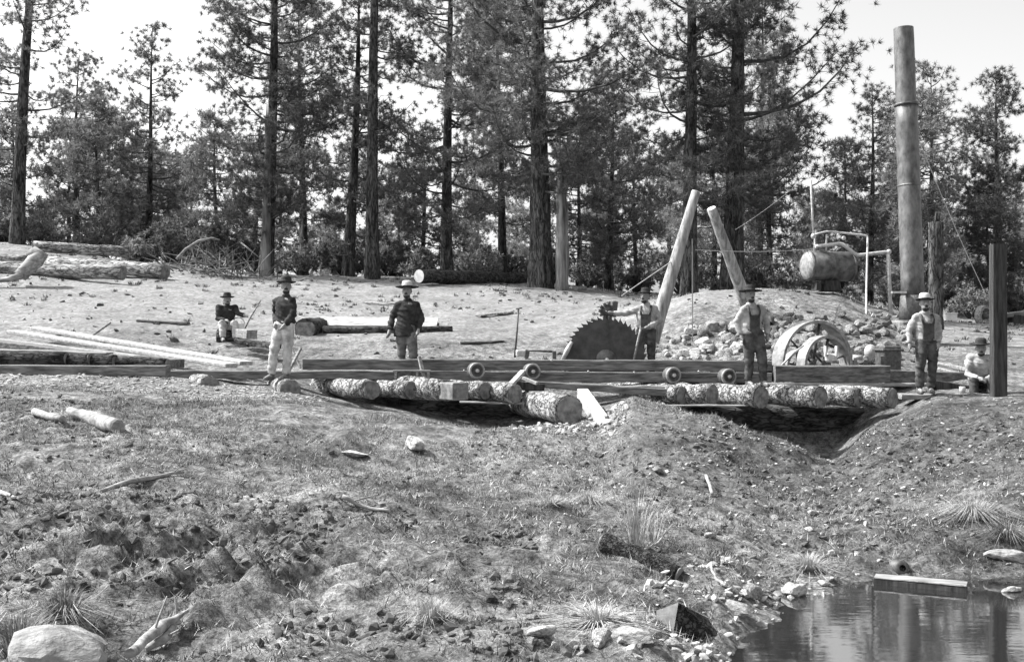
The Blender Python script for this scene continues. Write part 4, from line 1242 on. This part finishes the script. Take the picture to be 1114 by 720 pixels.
# plank floating at the water's edge and round pipe mouth
fp = empty('floating_plank', Vector((P(1000, 637, 9.4).x, 9.4, WATER_Z)), 'weathered plank floating at the far edge of the pond', 'plank')
mb = MB(); a = P(952, 632, 9.62); b2 = P(1052, 637, 9.3); a.z = b2.z = WATER_Z + .01; mb.beam(a, b2, .16, .08, .01, .008, 6, seed=5); mb.build('plank_body', M['timber_dark'], fp)
mb = MB(); a2 = a + up * .047; b3 = b2 + up * .047; mb.beam(a2, b3, .165, .012, .003, .003, 5); mb.build('pale_top', M['timber_pale'], fp)  # top paler than the sides
mb = MB(); c = hit(982, 626, 9.7) + up * .05; mb.lathe([(.03, .0), (.065, 0), (.075, -.25), (.075, -.3)], 16, Matrix.Translation(c) @ Matrix.Rotation(R(80), 4, 'X')); tag(mb.build('drain_pipe', M['iron']), 'small dark pipe mouth in the bank behind the floating plank', 'pipe')
p = P(1100, 636, 9.3); p.z = WATER_Z + .01; stone(p, (.16, .09, .05), 'flat white stone breaking the water at the right edge', k=9)

timber(hit(500, 374, 20) + up * .03, hit(548, 372, 20) + up * .03, .16, .04, 'short pale offcut on the ground behind the carriage', 'timber_pale', name='offcut', cat='board', n=2, seed=31)
timber(hit(150, 350, 22) + up * .03, hit(205, 353, 22) + up * .03, .18, .05, 'grey offcut lying on the clearing left of the small seated man', 'timber', name='offcut', cat='board', n=2, seed=32)
timber(hit(520, 345, 22) + up * .03, hit(556, 341, 22) + up * .03, .2, .05, 'bark-edged slab lying on the bare clearing above the carriage', 'logbark_pale', name='offcut', cat='slab', n=3, seed=33)
branch([hit(395, 330, 22) + up * .04, hit(420, 333, 22) + up * .05, hit(440, 331, 22) + up * .03], [.03, .04, .02], 'bleached limb on the clearing above the squared log', name='driftwood', cat='driftwood', seed=33, twigs=2)
timber(P(-30, 366, 23.5), P(150, 388, 20.9), .22, .06, 'third long board under the two highest pale boards', 'timber_pale', name='board', cat='board', seed=34, n=6, wob=.008)
# pale root stump at the upper left
rsu = empty('root_stump', P(38, 300, 32.6), 'pale weathered root stump in front of the upper left logs', 'stump')
mb = MB(); mb.tube([P(22, 301, 32.4), P(30, 292, 32.5), P(38, 284, 32.6), P(44, 277, 32.7), P(38, 272.5, 32.7), P(29, 277, 32.7)], [.2, .22, .24, .2, .13, .05], 11, True, .12, 4); mb.build('trunk', M['drift'], rsu)
mb = MB(); mb.tube([P(25, 299, 32.3), P(8, 304, 32.2), P(-12, 306, 32.2)], [.12, .08, .05], 8, True, .1, 5); mb.build('root', M['drift'], rsu)

# brush pile with bowed branches
bpile = empty('brush_pile', GP(240, 38.5), 'tangled pile of dead brush and bowed branches left of the dense broad pine', 'brush pile')
mb = MB(); rr = random.Random(9)
for k in range(170):
    u = rr.gauss(236, 26); v = rr.uniform(278, 306)
    a = GP(u, 38 + rr.uniform(-1, 1.5), rr.uniform(0, .7) * max(.1, 1 - abs(u - 236) / 70))
    d = Vector((rr.uniform(-1, 1), rr.uniform(-1, 1), rr.uniform(-.2, .8))).normalized() * rr.uniform(.4, 1.4)
    mb.tube([a, a + d * .5 + Vector((0, 0, .06)), a + d], [.022, .016, .006], 4, False)
mb.build('twigs', M['brush'], bpile)
mb = MB(); mb.tube([P(192, 282, 38), P(202, 271, 38), P(216, 262, 38), P(230, 259, 38), P(239, 261, 38)], [.05, .05, .045, .04, .02], 7); mb.build('bowed_branch', M['drift'], bpile)
mb = MB(); mb.tube([P(240, 284, 37.6), P(248, 286, 37.6), P(252, 294, 37.6)], [.04, .04, .025], 7); mb.build('bowed_branch', M['drift'], bpile)
mb = MB(); mb.tube([P(262, 264, 38.2), P(272, 272, 38.2), P(284, 282, 38.2)], [.03, .03, .015], 6); mb.build('bowed_branch', M['drift'], bpile)


# ------------------------------------------------------------------ people
def remesh(mb, name, m, parent, voxel=.016, smooth=3, noise=0.0, seed=0):
    """Fuses overlapping limbs into one continuous surface."""
    me = bpy.data.meshes.new('tmp'); me.from_pydata([tuple(p) for p in mb.v], [], mb.f); me.update()
    o = bpy.data.objects.new('tmp', me); COL.objects.link(o)
    r = o.modifiers.new('r', 'REMESH'); r.mode = 'VOXEL'; r.voxel_size = voxel; r.use_smooth_shade = True
    s = o.modifiers.new('s', 'SMOOTH'); s.iterations = smooth; s.factor = .5
    dg = bpy.context.evaluated_depsgraph_get(); dg.update()
    out = bpy.data.meshes.new_from_object(o.evaluated_get(dg)); out.name = name
    bpy.data.objects.remove(o); bpy.data.meshes.remove(me)
    out.materials.clear(); out.materials.append(m)
    if noise > 0:
        n = len(out.vertices); co = np.zeros(n * 3, np.float32); out.vertices.foreach_get('co', co); co = co.reshape(-1, 3)
        nm = np.zeros(n * 3, np.float32); out.vertices.foreach_get('normal', nm); nm = nm.reshape(-1, 3)
        d = fbm(co[:, 2] * 22 + seed + co[:, 0] * 9, co[:, 0] * 9 + co[:, 1] * 9 + seed, 2)
        co = co + nm * (d * noise)[:, None]
        out.vertices.foreach_set('co', co.ravel()); out.update()
    out.polygons.foreach_set('use_smooth', np.ones(len(out.polygons), bool))
    return link_mesh(name, out, parent)


def hand_into(mb, wrist, d, side, curl=.5):
    """palm, four unequal bent fingers and a thumb that leaves the side of the palm."""
    d = Vector(d).normalized()
    sd = Vector(side); sd = (sd - d * sd.dot(d)).normalized()
    nrm = d.cross(sd).normalized()
    mb.tube([wrist - d * .02, wrist + d * .03, wrist + d * .085], [.028, .036, .034], 8, flat=(1, 1))
    for k, (o, L) in enumerate(((-.03, .075), (-.01, .085), (.01, .08), (.03, .062))):
        b0 = wrist + d * .075 + sd * o
        p1 = b0 + d * L * .45 + nrm * L * .12 * curl; p2 = p1 + d * L * .3 + nrm * L * .35 * curl; p3 = p2 + d * L * .15 + nrm * L * .4 * curl
        mb.tube([b0, p1, p2, p3], [.0105, .0095, .0085, .007], 6)
    t0 = wrist + d * .03 + sd * -.03
    mb.tube([t0, t0 + (d * .6 - sd).normalized() * .035, t0 + (d * .6 - sd).normalized() * .04 + d * .03 + nrm * .01], [.014, .012, .009], 6)


def person(loc, yaw, label, J, shirt, trousers, hat, vest=None, beard=True, scale=1.0, hat_brim=.17, head_yaw=0.0, head_tilt=0.0, straps=False, coat_long=0.0, hat_band=None, sleeves=True):
    """J: joints in local metres, the figure faces -Y, +X is the photograph's right."""
    root = empty('person', loc, label, 'person', None, yaw)
    root.scale = (scale,) * 3
    j = dict(pelvis=(0, 0, .94), chest=(0, 0, 1.26), neck=(0, .01, 1.44), head=(0, -.015, 1.60), shL=(-.172, 0, 1.345), shR=(.172, 0, 1.345), elL=(-.25, .03, 1.12), elR=(.25, .03, 1.12),
             wrL=(-.25, -.04, .88), wrR=(.25, -.04, .88), hipL=(-.09, 0, .92), hipR=(.09, 0, .92), knL=(-.1, -.02, .5), knR=(.1, -.02, .5), anL=(-.11, .02, .09), anR=(.11, .02, .09), toe=(0, -1, 0))
    j.update(J); j = {k: Vector(v) for k, v in j.items()}
    pel, ch, nk, hd = j['pelvis'], j['chest'], j['neck'], j['head']
    toe = j['toe']
    H = Matrix.Translation(hd) @ Matrix.Rotation(head_yaw, 4, 'Z') @ Matrix.Rotation(head_tilt, 4, 'X')
    # body: one continuous figure
    mb = MB()
    mb.tube([pel - (ch - pel) * .25, pel, pel.lerp(ch, .5), ch, nk.lerp(ch, .35), nk.lerp(ch, .08)], [.1, .145, .13, .155, .13, .07], 14, True, flat=(1.12, .75))
    mb.tube([nk - Vector((0, 0, .05)), nk.lerp(hd, .5)], [.062, .056], 10)
    mb.ball((0, 0, .02), (.084, .1, .11), 14, 10, H); mb.ball((0, -.03, -.06), (.066, .068, .068), 12, 8, H)
    mb.tube([H @ Vector((0, -.085, .03)), H @ Vector((0, -.112, -.012)), H @ Vector((0, -.088, -.02))], [.012, .018, .012], 6)     # nose
    for s in (-1, 1):
        mb.ball((s * .08, .01, 0), (.014, .022, .034), 8, 6, H)                                                                  # ears
        mb.ball((s * .034, -.088, .042), (.022, .012, .009), 8, 6, H)                                                              # brows
    mb.tube([H @ Vector((-.022, -.09, -.055)), H @ Vector((.022, -.09, -.055))], .01, 6)                                            # lips
    for s, k in ((-1, 'L'), (1, 'R')):
        mb.tube([j['sh' + k], j['sh' + k].lerp(j['el' + k], .5), j['el' + k], j['el' + k].lerp(j['wr' + k], .35), j['wr' + k]], [.058, .05, .042, .041, .027], 9)
        mb.tube([j['hip' + k], j['hip' + k].lerp(j['kn' + k], .5), j['kn' + k], j['kn' + k].lerp(j['an' + k], .35), j['an' + k]], [.09, .075, .055, .055, .037], 10)
        mb.tube([j['an' + k], j['an' + k] + toe * .17 - Vector((0, 0, .05))], [.04, .035], 8)
        hand_into(mb, j['wr' + k], (j['wr' + k] - j['el' + k]), Vector((0, -1, 0)) * 1.0 + Vector((s * .2, 0, 0)), .6)
    remesh(mb, 'body', M['skin'], root, .011, 2)
    for s in (-1, 1):
        e = MB(); e.ball((s * .032, -.086, .022), (.012, .008, .007), 8, 6, H); e.build('eye', M['hair'], root, False)
    hr = MB(); hr.ball((0, .022, .022), (.083, .088, .1), 14, 9, H)
    if beard:
        hr.ball((0, -.046, -.082), (.062, .05, .05), 12, 8, H)
        hr.tube([H @ Vector((-.035, -.095, -.04)), H @ Vector((0, -.108, -.034)), H @ Vector((.035, -.095, -.04))], [.008, .014, .008], 6)
    remesh(hr, 'hair', M['hair'], root, .012, 1)
    # shirt or coat
    c = MB()
    low = pel.lerp(ch, -.05 - coat_long)
    c.tube([low, pel.lerp(ch, .15), pel.lerp(ch, .5), ch, nk.lerp(ch, .5), nk.lerp(ch, .22), nk.lerp(ch, .05), nk.lerp(hd, .12)], [.165 + coat_long * .06, .17, .165, .178, .15, .11, .078, .07], 16, True, flat=(1.14, .78))
    c.ball(nk.lerp(ch, .02), (.085, .082, .06), 12, 8)
    for k in 'LR':
        end = j['el' + k].lerp(j['wr' + k], .93) if sleeves else j['el' + k].lerp(j['wr' + k], .12)
        c.ball(j['sh' + k], .078, 10, 8)
        c.tube([nk.lerp(ch, .12).lerp(j['sh' + k], .25), j['sh' + k].lerp(nk, .3), j['sh' + k], j['sh' + k].lerp(j['el' + k], .5), j['el' + k]] + ([j['el' + k].lerp(j['wr' + k], .5)] if sleeves else []) + [end], [.045, .066, .074, .07, .062] + ([.058, .05] if sleeves else [.062]), 10)
    remesh(c, 'coat' if coat_long else 'shirt', M[shirt], root, .016, 3, .026, seed=len(label))
    if vest:
        v_ = MB(); v_.tube([pel.lerp(ch, .0), pel.lerp(ch, .5), ch, nk.lerp(ch, .5), nk.lerp(ch, .3)], [.178, .176, .197, .165, .1], 16, True, flat=(1.12, .8))
        vo = remesh(v_, 'vest', M[vest], root, .016, 2, .02)
    t = MB()
    t.tube([pel.lerp(ch, .2), pel, pel.lerp(ch, -.2)], [.168, .172, .12], 14, True, flat=(1.1, .8))
    for k in 'LR':
        t.tube([j['hip' + k] + Vector((0, 0, .02)), j['hip' + k].lerp(j['kn' + k], .5), j['kn' + k], j['kn' + k].lerp(j['an' + k], .5), j['an' + k].lerp(j['kn' + k], .06)], [.112, .1, .084, .078, .074], 11)
    remesh(t, 'trousers', M[trousers], root, .016, 3, .024, seed=len(label) + 3)
    if straps:
        s_ = MB()
        f = Vector((0, -.165, 0)); bmid = pel.lerp(ch, .55)
        s_.box(bmid + Vector((0, -.135, 0)), (.2, .03, .28), bev=.01)
        for s in (-1, 1):
            s_.tube([bmid + Vector((s * .08, -.15, .12)), ch + Vector((s * .1, -.155, .06)), nk + Vector((s * .1, -.06, -.02)), nk + Vector((s * .09, .1, -.1)), pel + Vector((s * .05, .15, .12))], .022, 6, flat=(1, .4))
        s_.build('overall_straps', M[trousers], root, False)
    for k in 'LR':
        bt = MB(); a = j['an' + k]
        bt.tube([a + Vector((0, 0, .12)), a, a + Vector((0, 0, -.05))], [.055, .052, .05], 9)
        bt.tube([a + toe * -.05 - Vector((0, 0, .045)), a + toe * .1 - Vector((0, 0, .045)), a + toe * .2 - Vector((0, 0, .058))], [.046, .046, .03], 9)
        remesh(bt, 'boot', M['boot'], root, .013, 1)
    ht = MB()
    Hm = H @ Matrix.Translation((0, .012, .075)) @ Matrix.Rotation(R(-4), 4, 'X')
    rr = random.Random(len(label))
    ht.lathe([(.0, .105), (.05, .112), (.078, .1), (.09, .06), (.096, .012), (hat_brim * .8, .0), (hat_brim, .012), (hat_brim, .004), (hat_brim * .8, -.01), (.09, 0)], 24, Hm)
    for v in ht.v:
        pass
    h_ = ht.build('hat', M[hat], root, False)
    if hat_band:
        hb_ = MB(); hb_.lathe([(.0, .118), (.052, .122), (.083, .108), (.094, .06), (.1, .03)], 24, Hm); hb_.build('hat_crown', M[hat_band], h_, False)
    return root


# man 1: dark sweater, pale trousers, one leg forward to the left
p = P(309, 414, 19.3); p.z -= .0
person(p, R(-25), 'man in dark sweater and pale trousers standing left of the carriage',
       dict(shL=(-.175, .03, 1.345), elL=(-.30, .16, 1.14), wrL=(-.13, -.06, .98), elR=(.24, -.06, 1.12), wrR=(.12, -.14, .95), hipL=(-.08, 0, .93), hipR=(.1, 0, .93), knL=(-.14, -.1, .5), anL=(-.2, -.08, .09), knR=(.06, .02, .5), anR=(.0, .06, .09), pelvis=(.02, 0, .95), chest=(.04, 0, 1.27), neck=(.05, 0, 1.44), head=(.06, -.02, 1.6)),
       'cloth_dark', 'cloth_canvas', 'felt', hat_brim=.165, head_yaw=R(35), scale=1.03)
# man 2: dark coat
person(P(443, 414, 20.9), R(-6), 'bearded man in a long dark coat and wide hat standing behind the carriage', dict(pelvis=(-.02, 0, .94), chest=(.01, .02, 1.26), elL=(-.29, .06, 1.13), elR=(.25, .05, 1.12), wrL=(-.31, -.06, .9), wrR=(.22, -.1, .9), hipL=(-.11, 0, .91), hipR=(.07, 0, .92), knR=(.12, -.07, .5), anR=(.16, -.06, .09)),
       'cloth_dark', 'cloth_mid', 'felt', coat_long=.45, hat_brim=.21, hat_band='felt_band', scale=1.06)
# man 3: hand on the saw
person(P(703, 410, 21.95), R(-12), 'man in overalls resting one hand on top of the saw blade',
       dict(elL=(-.46, -.06, 1.26), wrL=(-.66, -.12, 1.28), elR=(.29, .0, 1.12), wrR=(.06, -.24, 1.0), knL=(-.13, -.1, .5), anL=(-.16, -.08, .09), head=(-.02, -.02, 1.6)),
       'cloth_light', 'denim', 'felt', beard=True, straps=True, hat_brim=.15, head_yaw=R(-25), scale=1.0)
mb = MB(); mb.tube([P(697, 357, 21.55), P(693, 375, 21.5), P(688, 398, 21.45)], [.022, .022, .02], 8); tag(mb.build('tool_handle', M['timber_pale']), 'pale tool handle held by the man resting on the saw', 'handle')
# man 4: wide black hat, standing on the front
person(P(819, 421.0, 19.45), R(14), 'man in a wide black hat standing on the cross logs before the pulley wheels',
       dict(elL=(-.27, .07, 1.13), wrL=(-.22, .0, .9), elR=(.27, .02, 1.14), wrR=(.26, -.03, .9), knR=(.13, -.1, .5), anR=(.16, -.08, .09), knL=(-.07, .0, .5), anL=(-.06, .05, .09), hipL=(-.09, 0, .92), pelvis=(-.02, 0, .94), chest=(-.03, .03, 1.26), head=(-.06, -.02, 1.59), neck=(-.03, 0, 1.44)),
       'cloth_light', 'denim', 'felt', straps=True, beard=True, hat_brim=.2, scale=1.02)
# man 5: straw hat
person(P(1007, 428.5, 19.4), R(-5), 'man in a pale shirt and straw hat standing on the bleached plank beside the firebox',
       dict(pelvis=(.03, .0, .94), chest=(.0, .02, 1.26), neck=(-.01, .0, 1.43), head=(-.02, -.02, 1.59), elL=(-.28, .03, 1.12), wrL=(-.29, -.06, .88), elR=(.24, .04, 1.11), wrR=(.2, -.08, .9), hipL=(-.06, 0, .92), hipR=(.12, 0, .91), knL=(-.12, -.09, .5), anL=(-.13, -.08, .09), knR=(.11, -.02, .5), anR=(.1, .06, .09)),
       'cloth_light', 'denim', 'felt', straps=True, hat_brim=.165, hat_band='felt_band', scale=1.0)
# man 6: sitting by the post
person(P(1067, 442, 19.9), R(-18), 'man in a dark hat and pale shirt sitting hunched beside the squared post',
       dict(pelvis=(0, .1, .42), chest=(-.01, -.02, .70), neck=(-.01, -.08, .87), head=(-.01, -.13, 1.0), shL=(-.18, -.05, .84), shR=(.18, -.05, .84), elL=(-.22, -.16, .56), elR=(.22, -.16, .56), wrL=(-.05, -.36, .5), wrR=(.05, -.36, .48),
            hipL=(-.09, .06, .42), hipR=(.09, .06, .42), knL=(-.14, -.36, .46), knR=(.14, -.36, .46), anL=(-.13, -.33, .09), anR=(.13, -.33, .09)),
       'cloth_light', 'denim', 'felt', hat_brim=.19, head_tilt=R(8), scale=1.05)
mb = MB(); c = P(1067, 440, 20.05); mb.tube([c + Vector((0, 0, -.15)), c + Vector((0, 0, .36))], [.2, .18], 14, True, .05, 3); tag(mb.build('log_round', M['logbark_dark']), 'short log round the hunched man sits on', 'log')
mb = MB(); mb.lathe([(0, 0), (.05, 0), (.055, .14), (.045, .14), (.045, .02)], 14, Matrix.Translation(P(1047, 429, 19.5))); tag(mb.build('tin_can', M['iron_lt']), 'pale tin can standing on the bleached plank left of the seated man', 'can')
mb = MB(); mb.lathe([(0, .2), (.1, .19), (.17, .12), (.2, 0)], 12, Matrix.Translation(P(1040, 442, 19.0))); mb.tube([P(1032, 441, 19), P(1052, 440, 19)], .05, 8); tag(mb.build('root_lump', M['logbark_dark']), 'dark root lump under the bleached plank left of the post', 'stump')
# man 7: far seated with pole
q = P(247, 376, 25.6); q.z = gz(q.x, q.y)
person(q, R(20), 'small seated man in a dark vest farther back holding a long stick',
       dict(pelvis=(0, .1, .36), chest=(0, .02, .66), neck=(0, -.02, .83), head=(0, -.05, .97), shL=(-.18, 0, .8), shR=(.18, 0, .8), elL=(-.22, -.1, .55), elR=(.24, -.16, .66), wrL=(-.06, -.32, .5), wrR=(.36, -.34, .62),
            hipL=(-.09, .06, .36), hipR=(.09, .06, .36), knL=(-.14, -.36, .44), knR=(.14, -.36, .44), anL=(-.13, -.42, .09), anR=(.16, -.42, .09)),
       'cloth_dark', 'cloth_canvas', 'felt', hat_brim=.17)
tag(MB().tube([P(262, 366, 25.3), P(272, 346, 25.2), P(284, 326, 25.1)], [.022, .02, .015], 7).build('long_stick', M['timber_pale']), 'long pale stick held upright by the small seated man', 'stick')
log(q + Vector((-.25, .15, .14)), q + Vector((.3, .18, .14)), .18, .18, 'short log seat under the small seated man', 'logbark_dark', seed=91)
bk = empty('water_pail', P(261, 367, 25.4), 'pale pail beside the small seated man', 'pail')
mb = MB(); mb.lathe([(0, 0), (.12, 0), (.15, .3), (.14, .3), (.11, .02)], 18, Matrix.Translation(P(259, 366, 25.5))); mb.build('bucket', M['white'], bk)
mb = MB(); cc = P(259, 366, 25.5); mb.tube([cc + Vector((math.cos(t) * .15, 0, .3 + math.sin(t) * .14)) for t in np.linspace(0, math.pi, 9)], .008, 5); mb.build('bail_handle', M['iron'], bk)
timber(P(262, 362.5, 25.0), P(274, 364, 24.6), .25, .2, 'pale block of wood right of the pail', 'timber_pale', name='wood_block', cat='block', n=2)
timber(P(262, 371, 24.3), P(300, 377, 23.6), .3, .1, 'dark slab lying right of the small seated man', 'logbark_dark', name='slab', cat='slab', n=3)

# ------------------------------------------------------------------ grass, chips, clods (too many to count)
def blades(n, box, size, width, name, m, label, keep, seed, lean=.5, clump=0, up=1.0):
    r_ = np.random.default_rng(seed)
    x = r_.uniform(box[0], box[1], n); y = box[2] + (box[3] - box[2]) * r_.random(n) ** .8
    if clump:
        nc = max(1, n // clump); cx, cy = x[:nc], y[:nc]; ii = r_.integers(0, nc, n)
        x = cx[ii] + r_.normal(size=n) * .045; y = cy[ii] + r_.normal(size=n) * .045
    k = keep(x, y); x, y = x[k], y[k]; n = len(x)
    z = gz(x, y)
    k = z > WATER_Z + .01; x, y, z = x[k], y[k], z[k]; n = len(x)
    c = np.stack([x, y, z - .005], 1)
    d = np.stack([r_.normal(size=n) * lean, r_.normal(size=n) * lean, np.full(n, up)], 1); d /= np.linalg.norm(d, axis=1, keepdims=True)
    s = np.stack([r_.normal(size=n), r_.normal(size=n), np.zeros(n)], 1); s /= np.linalg.norm(s, axis=1, keepdims=True)
    L = size * r_.uniform(.5, 1.4, (n, 1)); w = width * r_.uniform(.6, 1.4, (n, 1))
    v = np.stack([c - s * w, c + s * w, c + d * L], 1).reshape(-1, 3)
    o = link_mesh(name, tri_mesh(name, v, np.arange(n * 3).reshape(-1, 3), M[m]))
    return tag(o, label, 'grass', None, 'stuff')


def inview(x, y, pad=140):
    u = x / y * F + 557
    return (u > -pad) & (u < 1114 + pad)


def keep_bank(x, y):
    f = fbm(x * .9 + 4, y * .9, 3)
    dug = np.exp(-(((x - 4.0) / 2.4) ** 2 + ((y - 14.6) / 2.4) ** 2)) + np.exp(-(((x - 7.0) / 1.8) ** 2 + ((y - 15.5) / 2.8) ** 2))
    return (np.random.default_rng(8).random(len(x)) > dug * .9) & inview(x, y) & (f > -.28 + np.clip((y - 13) * .07, 0, .4)) & (base_z(x, y) > WATER_Z + .05)


blades(190000, (-9, 9, 5.2, 17.5), .07, .004, 'grass', 'grass', 'short dry grass covering the bank in front of the mill', keep_bank, 3, 1.1, 9)
blades(9000, (-9, 9, 5.2, 14), .12, .004, 'grass', 'grass', 'taller dry grass tufts on the lower bank', lambda x, y: inview(x, y) & (fbm(x * .6 + 14, y * .6 + 8, 2) > .1) & (y < 9.5), 4, .55, 60)
# meadow speckle
blades(30000, (-20, 22, 22, 44), .10, .014, 'grass', 'grass', 'scattered dry tufts on the trampled clearing', lambda x, y: inview(x, y) & (fbm(x * .5 + 14, y * .5 + 8, 3) > .02), 5, .6, 26)


def chunks(n, box, smin, smax, name, m, label, keep, seed, flat=.4, cat='litter'):
    r_ = np.random.default_rng(seed)
    x = r_.uniform(box[0], box[1], n); y = box[2] + (box[3] - box[2]) * r_.random(n)
    k = keep(x, y); x, y = x[k], y[k]
    z = gz(x, y); k = z > WATER_Z - .02; x, y, z = x[k], y[k], z[k]; n = len(x)
    c = np.stack([x, y, z], 1)
    base, fc = ICO1_V, ICO1_F
    nb = len(base)
    s = smin + (smax - smin) * r_.random((n, 1)) ** 3
    dims = r_.uniform(.5, 1.5, (n, 3)) * s * np.array([1, 1, flat])
    a = r_.uniform(0, 6.28, n)
    v = (base[None] + r_.normal(size=(n, nb, 3)) * .13) * dims[:, None, :] * r_.uniform(.75, 1.2, (n, nb, 1))
    v = np.stack([v[..., 0] * np.cos(a)[:, None] - v[..., 1] * np.sin(a)[:, None], v[..., 0] * np.sin(a)[:, None] + v[..., 1] * np.cos(a)[:, None], v[..., 2]], -1)
    v[..., 2] += (r_.uniform(-.5, .5, (n, 1))) * v[..., 0]
    v = (v + c[:, None, :] + np.array([0, 0, 1]) * (dims[:, None, 2:3] * .3)).reshape(-1, 3)
    f = (fc[None] + (np.arange(n) * nb)[:, None, None]).reshape(-1, 3)
    o = link_mesh(name, tri_mesh(name, v, f, M[m]))
    return tag(o, label, cat, None, 'stuff')


mound = lambda x, y: inview(x, y) & (np.exp(-(((x - 4.0) / 3.0) ** 2 + ((y - 14) / 3.2) ** 2)) > rng.random(len(x)) * .9)
chunks(9000, (-1, 10, 9.5, 19), .005, .04, 'gravel', 'clod', 'earth and gravel of the spoil mounds', mound, 7, .7)
chunks(5500, (-1, 10, 9.5, 19), .006, .035, 'gravel', 'chips', 'pale chips and pebbles on the spoil mounds', mound, 8, .6)
chunks(8000, (-8, 8, 5.5, 17), .006, .04, 'clods', 'clod', 'dark clods of earth on the bank', lambda x, y: inview(x, y) & (fbm(x * .8 + 40, y * .8, 3) > .08), 9, .6)
chunks(4200, (-4.6, .2, 6.4, 10.4), .006, .042, 'clods', 'clod', 'dark clods and hoof-broken earth at the lower left of the bank', lambda x, y: inview(x, y) & (fbm(x * 1.6 + 3, y * 1.6, 3) > .06), 21, .75)
chunks(6000, (-8, 8, 5.5, 19), .005, .024, 'wood_chips', 'chips', 'pale wood chips scattered on the bank', lambda x, y: inview(x, y) & (fbm(x * .9 + 80, y * .9, 3) > -.02), 10, .35)
chunks(3000, (-10, -3.2, 17.6, 19.6), .012, .05, 'wood_chips', 'chips', 'pale chips heaped along the edge below the boards', lambda x, y: inview(x, y), 12, .3)
chunks(700, (0.0, 1.8, 16.0, 18.6), .01, .08, 'rubble', 'chips', 'broken pale rubble under the nearest cross log', lambda x, y: inview(x, y) & (rng.random(len(x)) < .5), 13, .7)
chunks(2500, (-22, 22, 23, 43), .02, .09, 'clods', 'clod', 'small dark clods on the trampled clearing', lambda x, y: inview(x, y) & (fbm(x * .35 + 40, y * .35, 3) > -.05), 14, .6)
chunks(1500, (-1, 4, 6.6, 9.6), .012, .05, 'gravel', 'chips', 'pale pebbles along the creek edge', lambda x, y: inview(x, y) & (base_z(x, y) < -1.0), 15, .6)


branch([hit(158, 712, 6) + up * .03, hit(178, 706, 6.3) + up * .05, hit(190, 690, 6.6) + up * .07, hit(196, 684, 6.8) + up * .03], [.02, .03, .02, .008], 'shorter split branch lying against the weathered forked one', seed=16, twigs=2)
# single plants
def tuft(loc, n, h, spread, label, m='reed', name='grass_tuft', seed=0, w=.004, droop=.3):
    r_ = np.random.default_rng(seed); mb = MB()
    if name == 'grass_tuft': n, w = int(n * 2.4), w * .42
    for k in range(n):
        a = r_.uniform(0, 6.28); q = abs(r_.normal()) * spread
        b0 = Vector(loc) + Vector((math.cos(a) * .08 * r_.random(), math.sin(a) * .08 * r_.random(), -.02))
        d = Vector((math.cos(a) * q, math.sin(a) * q, 0)); hh = h * r_.uniform(.5, 1.1)
        sd = Vector((-math.sin(a), math.cos(a), 0)) * w
        p1 = b0 + d * .4 + Vector((0, 0, hh * .6)); p2 = b0 + d + Vector((0, 0, hh * (1 - droop * min(q / .3, 1.6) * .6)))
        mb.add([b0 - sd, b0 + sd, p1 + sd * .8, p1 - sd * .8, p2], [(0, 1, 2, 3), (3, 2, 4)])
    return tag(mb.build(name, M[m]), label, 'plant')


r0_ = np.random.default_rng(4)
tuft(hit(692, 596, 10), 130, .6, .2, 'tall thin pale reeds standing behind the sunken log', name='reeds', seed=1, w=.0025, droop=.1)
tuft(hit(710, 590, 10.2), 36, .45, .2, 'sparser reeds right of the tall pale ones', name='reeds', seed=2, w=.003, droop=.1)
tuft(hit(468, 676, 7.8), 160, .2, .16, 'drooping pale grass tuft on the lower middle bank', seed=3, w=.005, droop=1.2)
tuft(hit(640, 548, 11), 150, .2, .3, 'bleached flattened grass clump left of the reeds', seed=4, w=.005, droop=.9)
tuft(hit(596, 548, 11), 90, .14, .26, 'smaller bleached grass clump farther left of the reeds', seed=5, w=.005, droop=.9)
tuft(hit(20, 715, 6.1), 260, .3, .22, 'coarse dark grass clump behind the corner boulder', 'grass', seed=6, w=.005, droop=.6)
tuft(hit(70, 672, 7), 220, .22, .3, 'coarse grass clump above the corner boulder', 'grass', seed=7, w=.005, droop=.7)
tuft(hit(880, 618, 9.9), 200, .17, .3, 'low pale weeds at the water edge right of the pointed stone', seed=8, w=.005, droop=.6)
tuft(hit(1058, 565, 10.9), 320, .28, .42, 'pale grassy clump on the right bank', seed=9, w=.005, droop=.8)
tuft(hit(1095, 590, 10.3), 260, .25, .36, 'grey drooping grass at the right edge above the pond', 'grass', seed=10, w=.005, droop=.9)
tuft(hit(650, 676, 8), 160, .12, .28, 'low leafy weeds above the whitish stones', seed=11, w=.008, droop=.6)
tuft(hit(910, 660, 9), 26, .1, .12, 'sprig of weed rising from the water', seed=12, w=.006, droop=.4)
